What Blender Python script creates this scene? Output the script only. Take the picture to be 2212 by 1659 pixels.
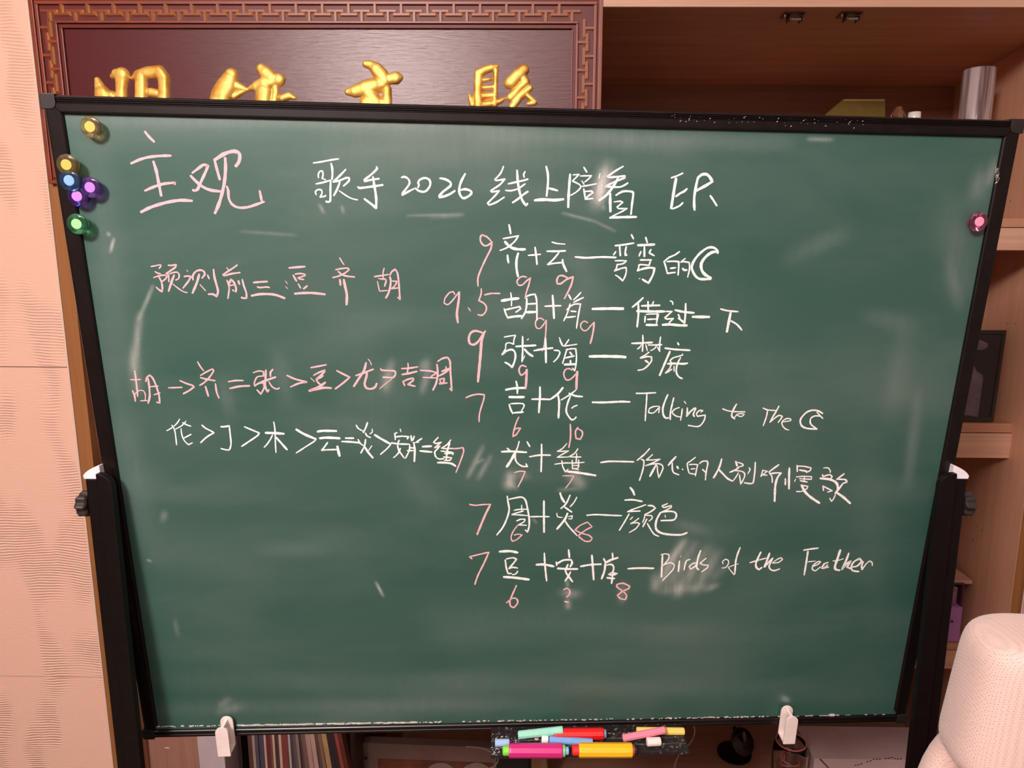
import bpy, bmesh, math, random
import numpy as np
from mathutils import Vector, Matrix
random.seed(7); rng=np.random.default_rng(5)
sc=bpy.context.scene; C=sc.collection
for o in list(bpy.data.objects): bpy.data.objects.remove(o)
# ------------------------------------------------------------ camera
F,CX,CY=1500.0,1156.0,829.5
M=Matrix(((0.99990266,0.00744652,-0.01179885),(0.01290757,-0.17264915,0.98489881),(0.00529701,-0.98495524,-0.17272846)))
EYE=Vector((0,0,1.55))
cd=bpy.data.cameras.new('camera'); cam=bpy.data.objects.new('camera',cd); C.objects.link(cam)
cd.sensor_fit='HORIZONTAL'; cd.sensor_width=36.0; cd.lens=36.0*F/2212; cd.shift_x=(1106-CX)/2212; cd.clip_start=0.01
xa,ya,za=[Vector(M.col[i]) for i in range(3)]
R3=Matrix((xa,-ya,-za)).transposed()
cam.matrix_world=Matrix.Translation(EYE)@R3.to_4x4()
sc.camera=cam
# ------------------------------------------------------------ light, world, exposure
w=bpy.data.worlds.new('world'); sc.world=w; w.use_nodes=True
w.node_tree.nodes['Background'].inputs[0].default_value=(1.0,0.80,0.70,1); w.node_tree.nodes['Background'].inputs[1].default_value=0.12
LCOL=(1.0,0.87,0.83)
def area(name,loc,target,size,power,col,shape='DISK',sy=None):
    l=bpy.data.lights.new(name,'AREA'); l.shape=shape; l.size=size; l.energy=power; l.color=col
    if sy: l.size_y=sy
    o=bpy.data.objects.new(name,l); C.objects.link(o); o.location=loc
    o.rotation_euler=(Vector(target)-Vector(loc)).to_track_quat('-Z','Y').to_euler(); return o
lp=bpy.data.lights.new('ceiling_globe_light','POINT'); lp.energy=192.0; lp.color=LCOL; lp.shadow_soft_size=0.17
lo=bpy.data.objects.new('ceiling_globe_light',lp); C.objects.link(lo); lo.location=(-0.82,-0.95,2.50)
area('added_sheen_light',(0.05,-0.5,2.66),(0.05,-0.3,0.0),1.15,17.0,LCOL,'RECTANGLE',0.75)  # added fill for the broad sheen on the plaque, no known ceiling panel
vs=sc.view_settings; vs.view_transform='Standard'; vs.look='None'; vs.exposure=0.0; vs.gamma=1.0; vs.use_curve_mapping=False
# ------------------------------------------------------------ pixel rays onto real planes
def ray(px,py): return M@Vector(((px-CX)/F,(py-CY)/F,1.0))
def PY(px,py,Y): r=ray(px,py); return EYE+r*(Y/r.y)
def PZ(px,py,z): r=ray(px,py); return EYE+r*((z-EYE.z)/r.z)
BC=Vector((-0.000527,0.937953,1.279667)); U=Vector((0.99789456,0.06423461,-0.00896487)); V=Vector((0.01531402,-0.09904386,0.99496522)); N=Vector((0.06302329,-0.99300767,-0.09981901))
BW,BH=1.2,0.9167
def PP(px,py,o,n): r=ray(px,py); return EYE+r*((o-EYE).dot(n)/r.dot(n))
def PB(px,py,h=0.0): return PP(px,py,BC+N*h,N)
def buv(p): q=p-BC; return q.dot(U),q.dot(V)
def BP(u,v,h=0.0): return BC+U*u+V*v+N*h
# ------------------------------------------------------------ materials
MATS={}
def mat(name,col,rough=0.5,metal=0.0,spec=0.5,**k):
    if name in MATS: return MATS[name]
    m=bpy.data.materials.new(name); m.use_nodes=True; b=m.node_tree.nodes['Principled BSDF']
    b.inputs['Base Color'].default_value=(*col,1); b.inputs['Roughness'].default_value=rough; b.inputs['Metallic'].default_value=metal
    b.inputs['Specular IOR Level'].default_value=spec
    for a,v in k.items(): b.inputs[a.replace('_',' ')].default_value=v
    MATS[name]=m; return m
def nd(m,t,**k):
    n=m.node_tree.nodes.new(t)
    for a,v in k.items():
        if a.startswith('i_'):
            key=a[2:].replace('_',' '); n.inputs[int(key) if key.isdigit() else key].default_value=v
        else: setattr(n,a,v)
    return n
def lk(m,a,b): m.node_tree.links.new(a,b)
def pb(m): return m.node_tree.nodes['Principled BSDF']
def ramp(m,stops):
    r=nd(m,'ShaderNodeValToRGB'); e=r.color_ramp.elements
    while len(e)<len(stops): e.new(0.5)
    for x,(p,c) in zip(e,stops): x.position=p; x.color=(*c,1) if len(c)==3 else c
    return r
def bumpit(m,h,strength,dist=0.001,chain=None):
    b=nd(m,'ShaderNodeBump',i_Strength=strength,i_Distance=dist); lk(m,h,b.inputs['Height'])
    if chain: lk(m,chain.outputs[0],b.inputs['Normal'])
    lk(m,b.outputs[0],pb(m).inputs['Normal']); return b
def noisy(name,c1,c2,scale=(40,40,40),rough=0.5,detail=4,bump=0.0,dist=0.001,spec=0.5,lo=0.35,hi=0.65,**k):
    if name in MATS: return MATS[name]
    m=mat(name,c1,rough,spec=spec,**k)
    tc=nd(m,'ShaderNodeTexCoord'); mp=nd(m,'ShaderNodeMapping'); mp.inputs['Scale'].default_value=scale
    lk(m,tc.outputs['Object'],mp.inputs[0]); n=nd(m,'ShaderNodeTexNoise',i_Scale=1.0,i_Detail=detail,i_Roughness=0.6)
    lk(m,mp.outputs[0],n.inputs[0]); r=ramp(m,[(lo,c1),(hi,c2)]); lk(m,n.outputs[0],r.inputs[0]); lk(m,r.outputs[0],pb(m).inputs['Base Color'])
    if bump: bumpit(m,n.outputs[0],bump,dist)
    return m
# ------------------------------------------------------------ object helpers
OFF={}
def empty(name,loc,label,cat,group=None):
    o=bpy.data.objects.new(name,None); o.empty_display_size=0.02; C.objects.link(o); o.location=loc; OFF[o.name]=Vector(loc)
    tag(o,label,cat,group); return o
def tag(o,label,cat,group=None):
    o['label']=label; o['category']=cat
    if group: o['group']=group
    return o
def link(name,me,mats,parent=None,loc=None,smooth=False,label=None,kind=None):
    """mesh in world coordinates -> object whose origin is the parent's (or loc)"""
    off=OFF[parent.name] if parent is not None else Vector(loc if loc is not None else (0,0,0))
    if off.length: me.transform(Matrix.Translation(-off))
    o=bpy.data.objects.new(name,me); C.objects.link(o)
    for m in (mats if isinstance(mats,(list,tuple)) else [mats]): me.materials.append(m)
    if parent is not None: o.parent=parent; OFF[o.name]=off
    else: o.location=off; OFF[o.name]=off
    if smooth: me.polygons.foreach_set('use_smooth',[True]*len(me.polygons))
    if label: o['label']=label
    if kind: o['kind']=kind
    return o
class B:
    def __init__(s): s.bm=bmesh.new()
    def hexa(s,p,mi=0):
        v=[s.bm.verts.new(q) for q in p]
        for f in ((0,3,2,1),(4,5,6,7),(0,1,5,4),(1,2,6,5),(2,3,7,6),(3,0,4,7)):
            s.bm.faces.new([v[i] for i in f]).material_index=mi
        return v
    def box(s,x0,x1,y0,y1,z0,z1,mi=0): return s.hexa([Vector(q) for q in ((x0,y0,z0),(x1,y0,z0),(x1,y1,z0),(x0,y1,z0),(x0,y0,z1),(x1,y0,z1),(x1,y1,z1),(x0,y1,z1))],mi)
    def obox(s,c,ax,ay,az,hx,hy,hz,mi=0):
        return s.hexa([c+ax*(hx*a)+ay*(hy*b)+az*(hz*d) for a,b,d in ((-1,-1,-1),(1,-1,-1),(1,1,-1),(-1,1,-1),(-1,-1,1),(1,-1,1),(1,1,1),(-1,1,1))],mi)
    def prism(s,pts,d,mi=0,side=None):
        """closed outline extruded by vector d"""
        n=len(pts); a=[s.bm.verts.new(p) for p in pts]; b=[s.bm.verts.new(p+d) for p in pts]
        s.bm.faces.new(a).material_index=mi; s.bm.faces.new(b[::-1]).material_index=mi
        for i in range(n): s.bm.faces.new((a[i],b[i],b[(i+1)%n],a[(i+1)%n])).material_index=mi if side is None else side
    def rings(s,rs,cap=True,closed=True,mi=0):
        vs=[[s.bm.verts.new(p) for p in r] for r in rs]; n=len(vs[0])
        for a,b in zip(vs,vs[1:]):
            for i in range(n if closed else n-1): s.bm.faces.new((a[i],a[(i+1)%n],b[(i+1)%n],b[i])).material_index=mi
        if cap:
            s.bm.faces.new(vs[0][::-1]).material_index=mi; s.bm.faces.new(vs[-1]).material_index=mi
    def lathe(s,o,ax,prof,n=24,mi=0,cap=True,ph=0.0):
        ax=ax.normalized(); t=Vector((0,0,1)) if abs(ax.z)<0.9 else Vector((1,0,0)); a=ax.cross(t).normalized(); b=ax.cross(a)
        s.rings([[o+ax*h+(a*math.cos(2*math.pi*i/n+ph)+b*math.sin(2*math.pi*i/n+ph))*max(r,1e-5) for i in range(n)] for h,r in prof],cap,True,mi)
    def tube(s,pts,r,n=8,mi=0):
        rs=[]
        for i,p in enumerate(pts):
            d=(pts[min(i+1,len(pts)-1)]-pts[max(i-1,0)]).normalized(); t=Vector((0,0,1)) if abs(d.z)<0.95 else Vector((1,0,0))
            a=d.cross(t).normalized(); b=d.cross(a); rr=r[i] if isinstance(r,(list,tuple)) else r
            rs.append([p+(a*math.cos(2*math.pi*k/n)+b*math.sin(2*math.pi*k/n))*rr for k in range(n)])
        s.rings(rs,True,True,mi)
    def done(s,name,mats,parent=None,loc=None,bevel=0.0,seg=2,smooth=False,label=None,kind=None):
        bmesh.ops.recalc_face_normals(s.bm,faces=s.bm.faces)
        if bevel: bmesh.ops.bevel(s.bm,geom=[e for e in s.bm.edges if len(e.link_faces)==2 and e.calc_face_angle(0)>0.5],offset=bevel,segments=seg,affect='EDGES',profile=0.6,clamp_overlap=True)
        me=bpy.data.meshes.new(name); s.bm.to_mesh(me); s.bm.free()
        return link(name,me,mats,parent,loc,smooth,label,kind)
def grid_mesh(name,verts,faces):
    me=bpy.data.meshes.new(name); me.from_pydata(verts,[],faces); return me
def grid_fast(name,P,nx,ny):
    """P: (ny*nx,3) row-major numpy"""
    me=bpy.data.meshes.new(name); nf=(nx-1)*(ny-1)
    me.vertices.add(len(P)); me.vertices.foreach_set('co',P.astype(np.float32).ravel())
    j,i=np.meshgrid(np.arange(ny-1),np.arange(nx-1),indexing='ij'); a=(j*nx+i).ravel()
    L=np.stack([a,a+1,a+1+nx,a+nx],1).ravel().astype(np.int32)
    me.loops.add(nf*4); me.loops.foreach_set('vertex_index',L)
    me.polygons.add(nf); me.polygons.foreach_set('loop_start',np.arange(0,nf*4,4,dtype=np.int32))
    me.update(calc_edges=True); return me

# ------------------------------------------------------------ wood and wall materials
def wood(name,c1,c2,c3,axis='x',rough=0.45,bump=0.15,spec=0.4):
    if name in MATS: return MATS[name]
    m=mat(name,c1,rough,spec=spec); tc=nd(m,'ShaderNodeTexCoord'); mp=nd(m,'ShaderNodeMapping')
    s={'x':(1.2,28,60),'z':(50,40,1.3)}[axis]; mp.inputs['Scale'].default_value=s
    lk(m,tc.outputs['Object'],mp.inputs[0])
    n=nd(m,'ShaderNodeTexNoise',i_Scale=1.0,i_Detail=5.0,i_Roughness=0.6,i_Distortion=0.6); lk(m,mp.outputs[0],n.inputs[0])
    r=ramp(m,[(0.25,c1),(0.5,c2),(0.78,c3)]); lk(m,n.outputs[0],r.inputs[0])
    mp2=nd(m,'ShaderNodeMapping'); mp2.inputs['Scale'].default_value=tuple(v*7 for v in s); lk(m,tc.outputs['Object'],mp2.inputs[0])
    n2=nd(m,'ShaderNodeTexNoise',i_Scale=1.0,i_Detail=3.0); lk(m,mp2.outputs[0],n2.inputs[0])
    mx=nd(m,'ShaderNodeMix',data_type='RGBA',blend_type='MULTIPLY'); mx.inputs[0].default_value=0.25
    lk(m,r.outputs[0],mx.inputs[6]); lk(m,n2.outputs[0],mx.inputs[7]); lk(m,mx.outputs[2],pb(m).inputs['Base Color'])
    bumpit(m,n2.outputs[0],bump,0.0006); return m
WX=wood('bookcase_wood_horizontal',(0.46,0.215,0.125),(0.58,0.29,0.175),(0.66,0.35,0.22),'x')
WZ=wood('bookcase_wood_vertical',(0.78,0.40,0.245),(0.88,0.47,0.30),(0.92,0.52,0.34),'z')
WE=wood('bookcase_edge_band',(0.60,0.33,0.22),(0.72,0.42,0.29),(0.78,0.48,0.34),'x')
WD=wood('bookcase_stile_wood',(0.30,0.115,0.035),(0.36,0.15,0.05),(0.42,0.18,0.065),'z')
# textured wallpaper: fine horizontal ripples that come and go in upright patches
wp=mat('rippled_wallpaper',(0.83,0.52,0.40),0.75,spec=0.2)
tc=nd(wp,'ShaderNodeTexCoord'); dn=nd(wp,'ShaderNodeTexNoise',i_Scale=7.0,i_Detail=2.0); lk(wp,tc.outputs['Object'],dn.inputs[0])
sep=nd(wp,'ShaderNodeSeparateXYZ'); lk(wp,tc.outputs['Object'],sep.inputs[0])
ma=nd(wp,'ShaderNodeMath',operation='MULTIPLY_ADD'); lk(wp,dn.outputs[0],ma.inputs[0]); ma.inputs[1].default_value=0.03; lk(wp,sep.outputs[2],ma.inputs[2])
mb=nd(wp,'ShaderNodeMath',operation='MULTIPLY'); lk(wp,ma.outputs[0],mb.inputs[0]); mb.inputs[1].default_value=2*math.pi/0.0062
ms=nd(wp,'ShaderNodeMath',operation='SINE'); lk(wp,mb.outputs[0],ms.inputs[0])
mp=nd(wp,'ShaderNodeMapping'); mp.inputs['Scale'].default_value=(11,1,4.2); mp.inputs['Location'].default_value=(3.1,0,1.7); lk(wp,tc.outputs['Object'],mp.inputs[0])
pn=nd(wp,'ShaderNodeTexNoise',i_Scale=1.0,i_Detail=1.0,i_Roughness=0.4); lk(wp,mp.outputs[0],pn.inputs[0])
pr=ramp(wp,[(0.49,(0,0,0)),(0.57,(1,1,1))]); lk(wp,pn.outputs[0],pr.inputs[0])
mm=nd(wp,'ShaderNodeMath',operation='MULTIPLY'); lk(wp,ms.outputs[0],mm.inputs[0]); lk(wp,pr.outputs[0],mm.inputs[1])
b1=bumpit(wp,mm.outputs[0],0.62,0.0013)
mp3=nd(wp,'ShaderNodeMapping'); mp3.inputs['Scale'].default_value=(60,60,260); lk(wp,tc.outputs['Object'],mp3.inputs[0])
n3=nd(wp,'ShaderNodeTexNoise',i_Scale=1.0,i_Detail=4.0); lk(wp,mp3.outputs[0],n3.inputs[0]); bumpit(wp,n3.outputs[0],0.35,0.0012,b1)
plain=noisy('plain_wall_paint',(0.30,0.25,0.22),(0.33,0.27,0.24),(3,3,3),0.8)
ceil=noisy('ceiling_paint',(0.60,0.56,0.53),(0.64,0.60,0.57),(2,2,2),0.85)
flo=wood('floor_boards',(0.10,0.055,0.03),(0.14,0.08,0.045),(0.18,0.105,0.06),'x')
# ------------------------------------------------------------ the room
def struct(name,b,m,**k): o=b.done(name,m,**k); o['kind']='structure'; return o
WY=1.50
xe=PY(158,900,WY).x
b=B(); b.box(-2.2,2.2,-2.2,2.5,-0.06,0.0); fl=struct('floor',b,flo)
b=B(); b.box(-2.2,2.2,-2.2,2.5,2.72,2.78); struct('ceiling',b,ceil)
b=B(); b.box(-2.26,-2.2,-2.2,2.5,0,2.72); struct('wall_left',b,wood('wall_left_darkened_for_reflection',(0.07,0.035,0.022),(0.09,0.045,0.028),(0.11,0.055,0.035),'z'))  # unseen wall, made dark so the plaque's left end reflects dark and fill drops
b=B(); b.box(2.2,2.26,-2.2,2.5,0,2.72); struct('wall_right',b,plain)
b=B(); b.box(-2.2,2.2,-2.26,-2.2,0,2.72); struct('wall_front',b,plain)
b=B(); b.box(-2.2,2.2,2.4,2.46,0,2.72); wb=struct('wall_back',b,plain)
# projecting wall covered with rippled wallpaper in three courses, recessed seams between them
zs=[0.0,PY(100,1462,WY).z,PY(80,793,WY).z,2.72]
wr=empty('wall_center',(xe-0.6,WY,0.0),'','')
for k in ('label','category'): del wr[k]
wr['kind']='structure'
b=B(); b.box(-2.2,xe-0.004,WY+0.004,2.39,0,2.72); b.done('masonry',plain,wr)
for i in range(3):
    b=B(); b.box(-2.2,xe,WY,WY+0.004,zs[i]+(0.0012 if i else 0),zs[i+1]-0.0012); b.done('wallpaper_panel',wp,wr)
b=B(); b.box(xe-0.0005,xe+0.003,WY-0.001,2.39,0,2.72); b.done('corner_bead',mat('corner_bead_plastic',(0.74,0.54,0.44),0.6),wr)
# ------------------------------------------------------------ bookcase
YF=1.56
def xs(Y): return 1.122+0.149*(Y-YF)          # splayed right-hand side panel
bk=empty('bookcase',(0.0,1.9,0.0),'wide light brown wooden bookcase filling the alcove behind the chalkboard','bookcase')
XL=xe+0.006
xst=PY(238,1000,YF).x
b=B(); b.box(xe+0.0035,xst,WY+0.001,YF+0.02,0,2.70); b.done('stile',WD,bk,label='dark orange wooden stile at left')
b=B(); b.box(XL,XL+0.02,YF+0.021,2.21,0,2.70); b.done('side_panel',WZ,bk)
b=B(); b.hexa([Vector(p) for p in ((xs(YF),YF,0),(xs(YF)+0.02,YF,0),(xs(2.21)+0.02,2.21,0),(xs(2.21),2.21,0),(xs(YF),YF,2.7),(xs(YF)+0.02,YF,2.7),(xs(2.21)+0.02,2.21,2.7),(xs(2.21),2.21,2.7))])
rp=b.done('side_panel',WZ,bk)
b=B(); b.box(xs(YF)+0.0005,xs(YF)+0.028,YF-0.003,YF-0.0003,0,2.70); b.done('edge_band',WD,bk,label='dark orange edge band on the right side panel')
b=B(); b.box(XL+0.02,xs(2.2),2.20,2.21,0,2.70); b.done('back_panel',wood('bookcase_back_wood_shaded',(0.26,0.115,0.065),(0.33,0.15,0.09),(0.38,0.18,0.11),'x'),bk)  # darker wood colour paints in the shaded band at the back of the compartment
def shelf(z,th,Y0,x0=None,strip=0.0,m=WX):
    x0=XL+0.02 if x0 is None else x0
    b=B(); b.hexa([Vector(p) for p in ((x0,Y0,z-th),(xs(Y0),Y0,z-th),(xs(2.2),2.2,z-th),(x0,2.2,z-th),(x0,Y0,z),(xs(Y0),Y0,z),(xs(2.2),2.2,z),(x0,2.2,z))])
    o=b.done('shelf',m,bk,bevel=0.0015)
    b=B(); b.box(x0,xs(Y0)-0.001,Y0-0.0022,Y0-0.0002,z-th+0.0008,z-0.0008); b.done('edge_band',WE,bk)
    if strip:
        b=B(); b.hexa([Vector(p) for p in ((x0,Y0+.003,z+.0015),(xs(Y0),Y0+.003,z+.0015),(xs(2.2),2.2,z+.0015),(x0,2.2,z+.0015),(x0,Y0+.003,z+strip),(xs(Y0),Y0+.003,z+strip),(xs(2.2),2.2,z+strip),(x0,2.2,z+strip))]); b.done('shelf_board',m,bk,bevel=0.001)
zt=PY(1757,18,YF).z
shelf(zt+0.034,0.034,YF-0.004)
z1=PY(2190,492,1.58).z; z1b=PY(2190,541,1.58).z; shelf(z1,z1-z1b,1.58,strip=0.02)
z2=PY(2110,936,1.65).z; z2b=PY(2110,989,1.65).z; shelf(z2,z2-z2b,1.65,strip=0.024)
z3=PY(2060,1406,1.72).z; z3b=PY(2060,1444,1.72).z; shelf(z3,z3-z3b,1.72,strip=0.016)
zc=PY(2070,1252,1.75).z; 
shelf(0.05,0.05,YF+0.02)
# thin strip above the purple box
b=B(); b.box(0.80,xs(1.75)-0.004,1.745,1.90,zc-0.010,zc); b.done('slat',WE,bk)
for x in (PY(470,1630,1.66).x+0.06,PY(762,1630,1.66).x):
    b=B(); b.box(x-0.006,x+0.006,1.66,2.2,0.05,0.58); b.done('divider',mat('dark_divider',(0.03,0.018,0.014),0.5),bk)
# shelf pin holes: shallow drilled rings in the right side panel
def on_side(px,py):
    r=ray(px,py); n=Vector((1,-0.149,0)).normalized(); o=Vector((xs(YF),YF,0)); return PP(px,py,o,n),n
pm=mat('pin_hole_dark',(0.05,0.022,0.012),0.8); pr2=mat('pin_hole_chipped_rim',(0.80,0.55,0.42),0.6)
for px,py in ((2178,699),(2195,699),(2110,1138),(2123,1145),(2103,1166),(2184,435)):
    p,n=on_side(px,py); b=B(); b.lathe(p-n*0.0006,n,[(0,0.0032),(0.0004,0.0032)],14,0); b.lathe(p-n*0.0009,n,[(0,0.002),(0.0004,0.002)],12,1); b.done('pin_hole',[pr2,pm],bk)
# narrow upright panel seen under the board at left, with a chipped screw mark
b=B(); p0=PY(290,1600,1.60); p1=PY(431,1600,1.60); b.box(p0.x,p1.x,1.600,1.616,0.05,0.50); b.done('door_panel',wood('door_panel_wood',(0.34,0.17,0.125),(0.40,0.20,0.15),(0.45,0.24,0.18),'z'),bk)
p=PY(361,1615,1.60); b=B(); b.obox(p+Vector((0,-0.001,0)),Vector((1,0,0)),Vector((0,1,0)),Vector((0,0,1)),0.0055,0.0008,0.0013); b.done('chipped_mark',mat('bare_chip',(0.75,0.55,0.5),0.7),bk,bevel=0.0005)
# ------------------------------------------------------------ roller catches under the top shelf
brz=mat('dark_bronze',(0.16,0.09,0.06),0.32,metal=0.85)
for i,(px,py) in enumerate(((1692,30),(1815,29))):
    zz=zt; o=PZ(px+14,py+6,zz-0.006); y=o.y
    k=empty('roller_catch',(o.x,y,zz),'bronze roller catch under the top shelf, '+('left of the pair' if i==0 else 'nearer the right edge of the photo'),'catch')
    b=B(); b.box(o.x-0.012,o.x+0.030,y-0.010,y+0.028,zz-0.0025,zz-0.0002); b.done('plate',brz,k,bevel=0.0006)
    b=B()
    for dx in (0.0,0.0265): b.box(o.x+dx-0.001,o.x+dx+0.001,y-0.006,y+0.020,zz-0.014,zz-0.0025)
    b.tube([Vector((o.x-0.001,y-0.006,zz-0.0135)),Vector((o.x-0.001,y-0.0075,zz-0.007)),Vector((o.x+0.027,y-0.0075,zz-0.007))],0.0011)
    b.done('bracket',brz,k)
    b=B(); b.lathe(Vector((o.x+0.002,y+0.002,zz-0.010)),Vector((1,0,0)),[(0,0.0036),(0.022,0.0036)],16); b.done('roller',mat('roller_steel',(0.35,0.27,0.24),0.3,metal=0.7),k,smooth=False)
    b=B(); b.lathe(Vector((o.x-0.011,y-0.002,zz-0.0025)),Vector((0,0,-1)),[(0,0.004),(0.005,0.0035),(0.009,0.002)],12); b.done('screw',brz,k)
# ------------------------------------------------------------ things on the upper shelf
zs1=z1+0.020
tub=noisy('clear_plastic_painted_glints',(0.30,0.19,0.19),(0.92,0.78,0.78),(55,55,2.5),0.2,detail=2,spec=0.7,lo=0.42,hi=0.62)  # pale upright streaks in the colour imitate highlights on the clear wall
pb(tub).inputs['Transmission Weight'].default_value=0.5; pb(tub).inputs['Coat Weight'].default_value=0.6
gl=mat('clear_glass',(0.96,0.90,0.90),0.04,spec=0.6,Transmission_Weight=1.0,IOR=1.46)
def vase(px_l,px_r,ytop,Y,h_label):
    a=PY(px_l,ytop+12,Y); c=PY(px_r,ytop+12,Y); r=(c.x-a.x)/2; cx=(a.x+c.x)/2; zt_=PY((px_l+px_r)/2,ytop,Y).z
    b=B(); n=40; o=Vector((cx,Y,zs1)); H=zt_-zs1
    b.lathe(o,Vector((0,0,1)),[(0.0,0.001),(0.0,r*0.97),(0.006,r),(H-0.003,r),(H,r-0.0012),(H-0.003,r-0.003),(0.012,r-0.003),(0.010,0.001)],n)
    return b.done('glass_vase',tub,loc=o,smooth=True)
tag(vase(2082,2147,150,1.80,0),'tall clear cylinder vase standing beside the right side panel','vase')
# olive folder leaning at the back
Yo=2.02
pts=[PY(1700,330,Yo),PY(1785,246,Yo),PY(1822,214,Yo),PY(1912,213,Yo),PY(1912,330,Yo)]
for q in pts:
    if q.z<zs1: q.z=zs1
b=B(); b.prism([Vector((q.x,Yo,q.z)) for q in pts],Vector((0,0.022,0)))
q0,q1=pts[2],pts[3]; b.box(q0.x+0.001,q1.x-0.001,Yo-0.0008,Yo-0.0001,q0.z-0.0045,q0.z-0.0008,1)
of=b.done('folder',[noisy('olive_card',(0.17,0.115,0.018),(0.20,0.135,0.025),(30,30,30),0.55),mat('olive_folder_edge',(0.55,0.40,0.12),0.5)],loc=pts[0])
tag(of,'olive green folder with a cut corner on the upper shelf','folder')
# small glass stopper and a white porcelain dish, mostly hidden by the board
p=PY(1940,252,1.75); o=Vector((p.x,1.75,zs1)); H=PY(1940,231,1.75).z-zs1
b=B(); b.lathe(o,Vector((0,0,1)),[(0,0.012),(H*0.25,0.016),(H*0.5,0.006),(H*0.62,0.007),(H*0.8,0.015),(H*0.93,0.017),(H,0.007)],7)
tag(b.done('faceted_stopper_bottle',gl,loc=o),'small faceted clear glass bottle peeking above the board frame','bottle')
p=PY(1975,252,1.70); o=Vector((p.x,1.70,zs1)); H=PY(1975,243,1.70).z-zs1
b=B(); b.lathe(o,Vector((0,0,1)),[(0,0.010),(0.004,0.011),(H*0.5,0.010),(H-0.012,0.014),(H,0.0135),(H,0.0115),(H-0.006,0.010)],24)
tag(b.done('porcelain_cup',mat('white_porcelain',(0.85,0.78,0.76),0.2),loc=o,smooth=True),'small white porcelain cup just above the board frame','cup')
# ------------------------------------------------------------ black picture frame on the middle shelf
zsm=z2+0.024
tl,tr,br_,bl=PY(2020,716,1.735),PY(2172,714,1.735),PY(2141,933,1.668),PY(1990,925,1.668)
pf=empty('picture_frame',(br_.x-0.06,1.67,zsm),'black picture frame leaning on the middle shelf behind the chalkboard','picture frame')
br_=Vector((br_.x,1.668,zsm+0.001)); bl=Vector((br_.x-0.17,1.668,zsm+0.001)); tl=Vector((tr.x-0.165,tr.y,tr.z))
nrm=(br_-bl).cross(tl-bl).normalized()
def fp(a,c,h=0.0): return bl*(1-a)*(1-c)+br_*a*(1-c)+tl*(1-a)*c+tr*a*c+nrm*h
b=B(); b.prism([fp(0,0),fp(1,0),fp(1,1),fp(0,1)],-nrm*0.012); b.done('backing',mat('black_card',(0.018,0.011,0.010),0.55),pf)
b=B()
for (a0,c0,a1,c1) in ((0,0,1,0.045),(0,0.955,1,1),(0,0.045,0.06,0.955),(0.955,0.045,1,0.955)):
    b.prism([fp(a0,c0),fp(a1,c0),fp(a1,c1),fp(a0,c1)],nrm*0.004)
b.done('frame',mat('black_frame_lacquer',(0.02,0.012,0.011),0.35),pf)
gm=noisy('grey_silhouette_print',(0.10,0.072,0.08),(0.15,0.11,0.125),(30,30,30),0.6)
def onfr(px,py,h=0.0006): return PP(px,py,bl,nrm)+nrm*h
b=B()
for poly in ([(2060,736),(2118,735),(2133,742),(2133,750),(2126,755),(2105,757),(2060,760)],[(2080,780),(2103,790),(2110,802),(2122,810),(2123,818),(2112,900),(2110,901),(2090,897),(2060,897),(2060,800)],[(2075,903),(2110,905),(2108,908),(2072,907)]):
    b.prism([onfr(*q) for q in poly],nrm*0.0003)
b.done('print',gm,pf,label='grey silhouette print')
# ------------------------------------------------------------ purple box on the low shelf
zl=z3+0.016
pr_=PY(2082,1300,1.735); x1=pr_.x; x0=x1-0.14
pbx=empty('storage_box',((x0+x1)/2,1.77,zl),'purple plastic storage box on the lowest visible shelf at right','box')
pu=noisy('purple_plastic',(0.38,0.16,0.42),(0.44,0.19,0.48),(12,12,12),0.5); pd=mat('dark_purple_inside',(0.085,0.025,0.055),0.5)
zm=PY(2075,1312,1.735).z; ztop=PY(2075,1265,1.735).z
b=B(); b.box(x0,x1,1.735,1.95,zl+0.001,zm); b.done('drawer',pu,pbx,bevel=0.003)
b=B(); b.box(x0,x0+0.004,1.74,1.95,zm,ztop); b.box(x1-0.004,x1,1.74,1.95,zm,ztop); b.box(x0,x1,1.74,1.95,ztop,ztop+0.004); b.box(x0,x1,1.945,1.95,zm,ztop); b.done('shell',pd,pbx)
b=B(); b.box(x0+0.006,x1-0.012,1.745,1.94,zm+0.001,ztop-0.010); b.done('lilac_insert',noisy('cloudy_lilac',(0.20,0.09,0.15),(0.36,0.22,0.29),(25,25,25),0.5),pbx,bevel=0.004)
p=PY(2056,1342,1.735); b=B(); b.lathe(p+Vector((0,0.0005,0)),Vector((0,-1,0)),[(0,0.004),(0.002,0.004),(0.003,0.003)],14); b.done('knob',pd,pbx)
# ------------------------------------------------------------ curtain at the far right
cm=noisy('pale_curtain_cloth',(0.72,0.52,0.49),(0.80,0.60,0.57),(60,60,6),0.85)
x0c=PY(2203,1290,1.54).x+0.004; nx=120; rs=[]
P=[]
for z in (0.05,0.9,1.8,2.68):
    for i in range(nx):
        x=x0c+0.9*i/(nx-1); P.append((x,1.53+0.018*math.sin(i*0.55)+0.004*math.sin(i*1.3+z),z))
me=grid_fast('curtain',np.array(P),nx,4); cu=link('curtain',me,cm,loc=(x0c+0.4,1.53,0.05),smooth=True)
so=cu.modifiers.new('s','SOLIDIFY'); so.thickness=0.002
tag(cu,'pale pinkish curtain hanging at the right of the bookcase','curtain')

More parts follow.
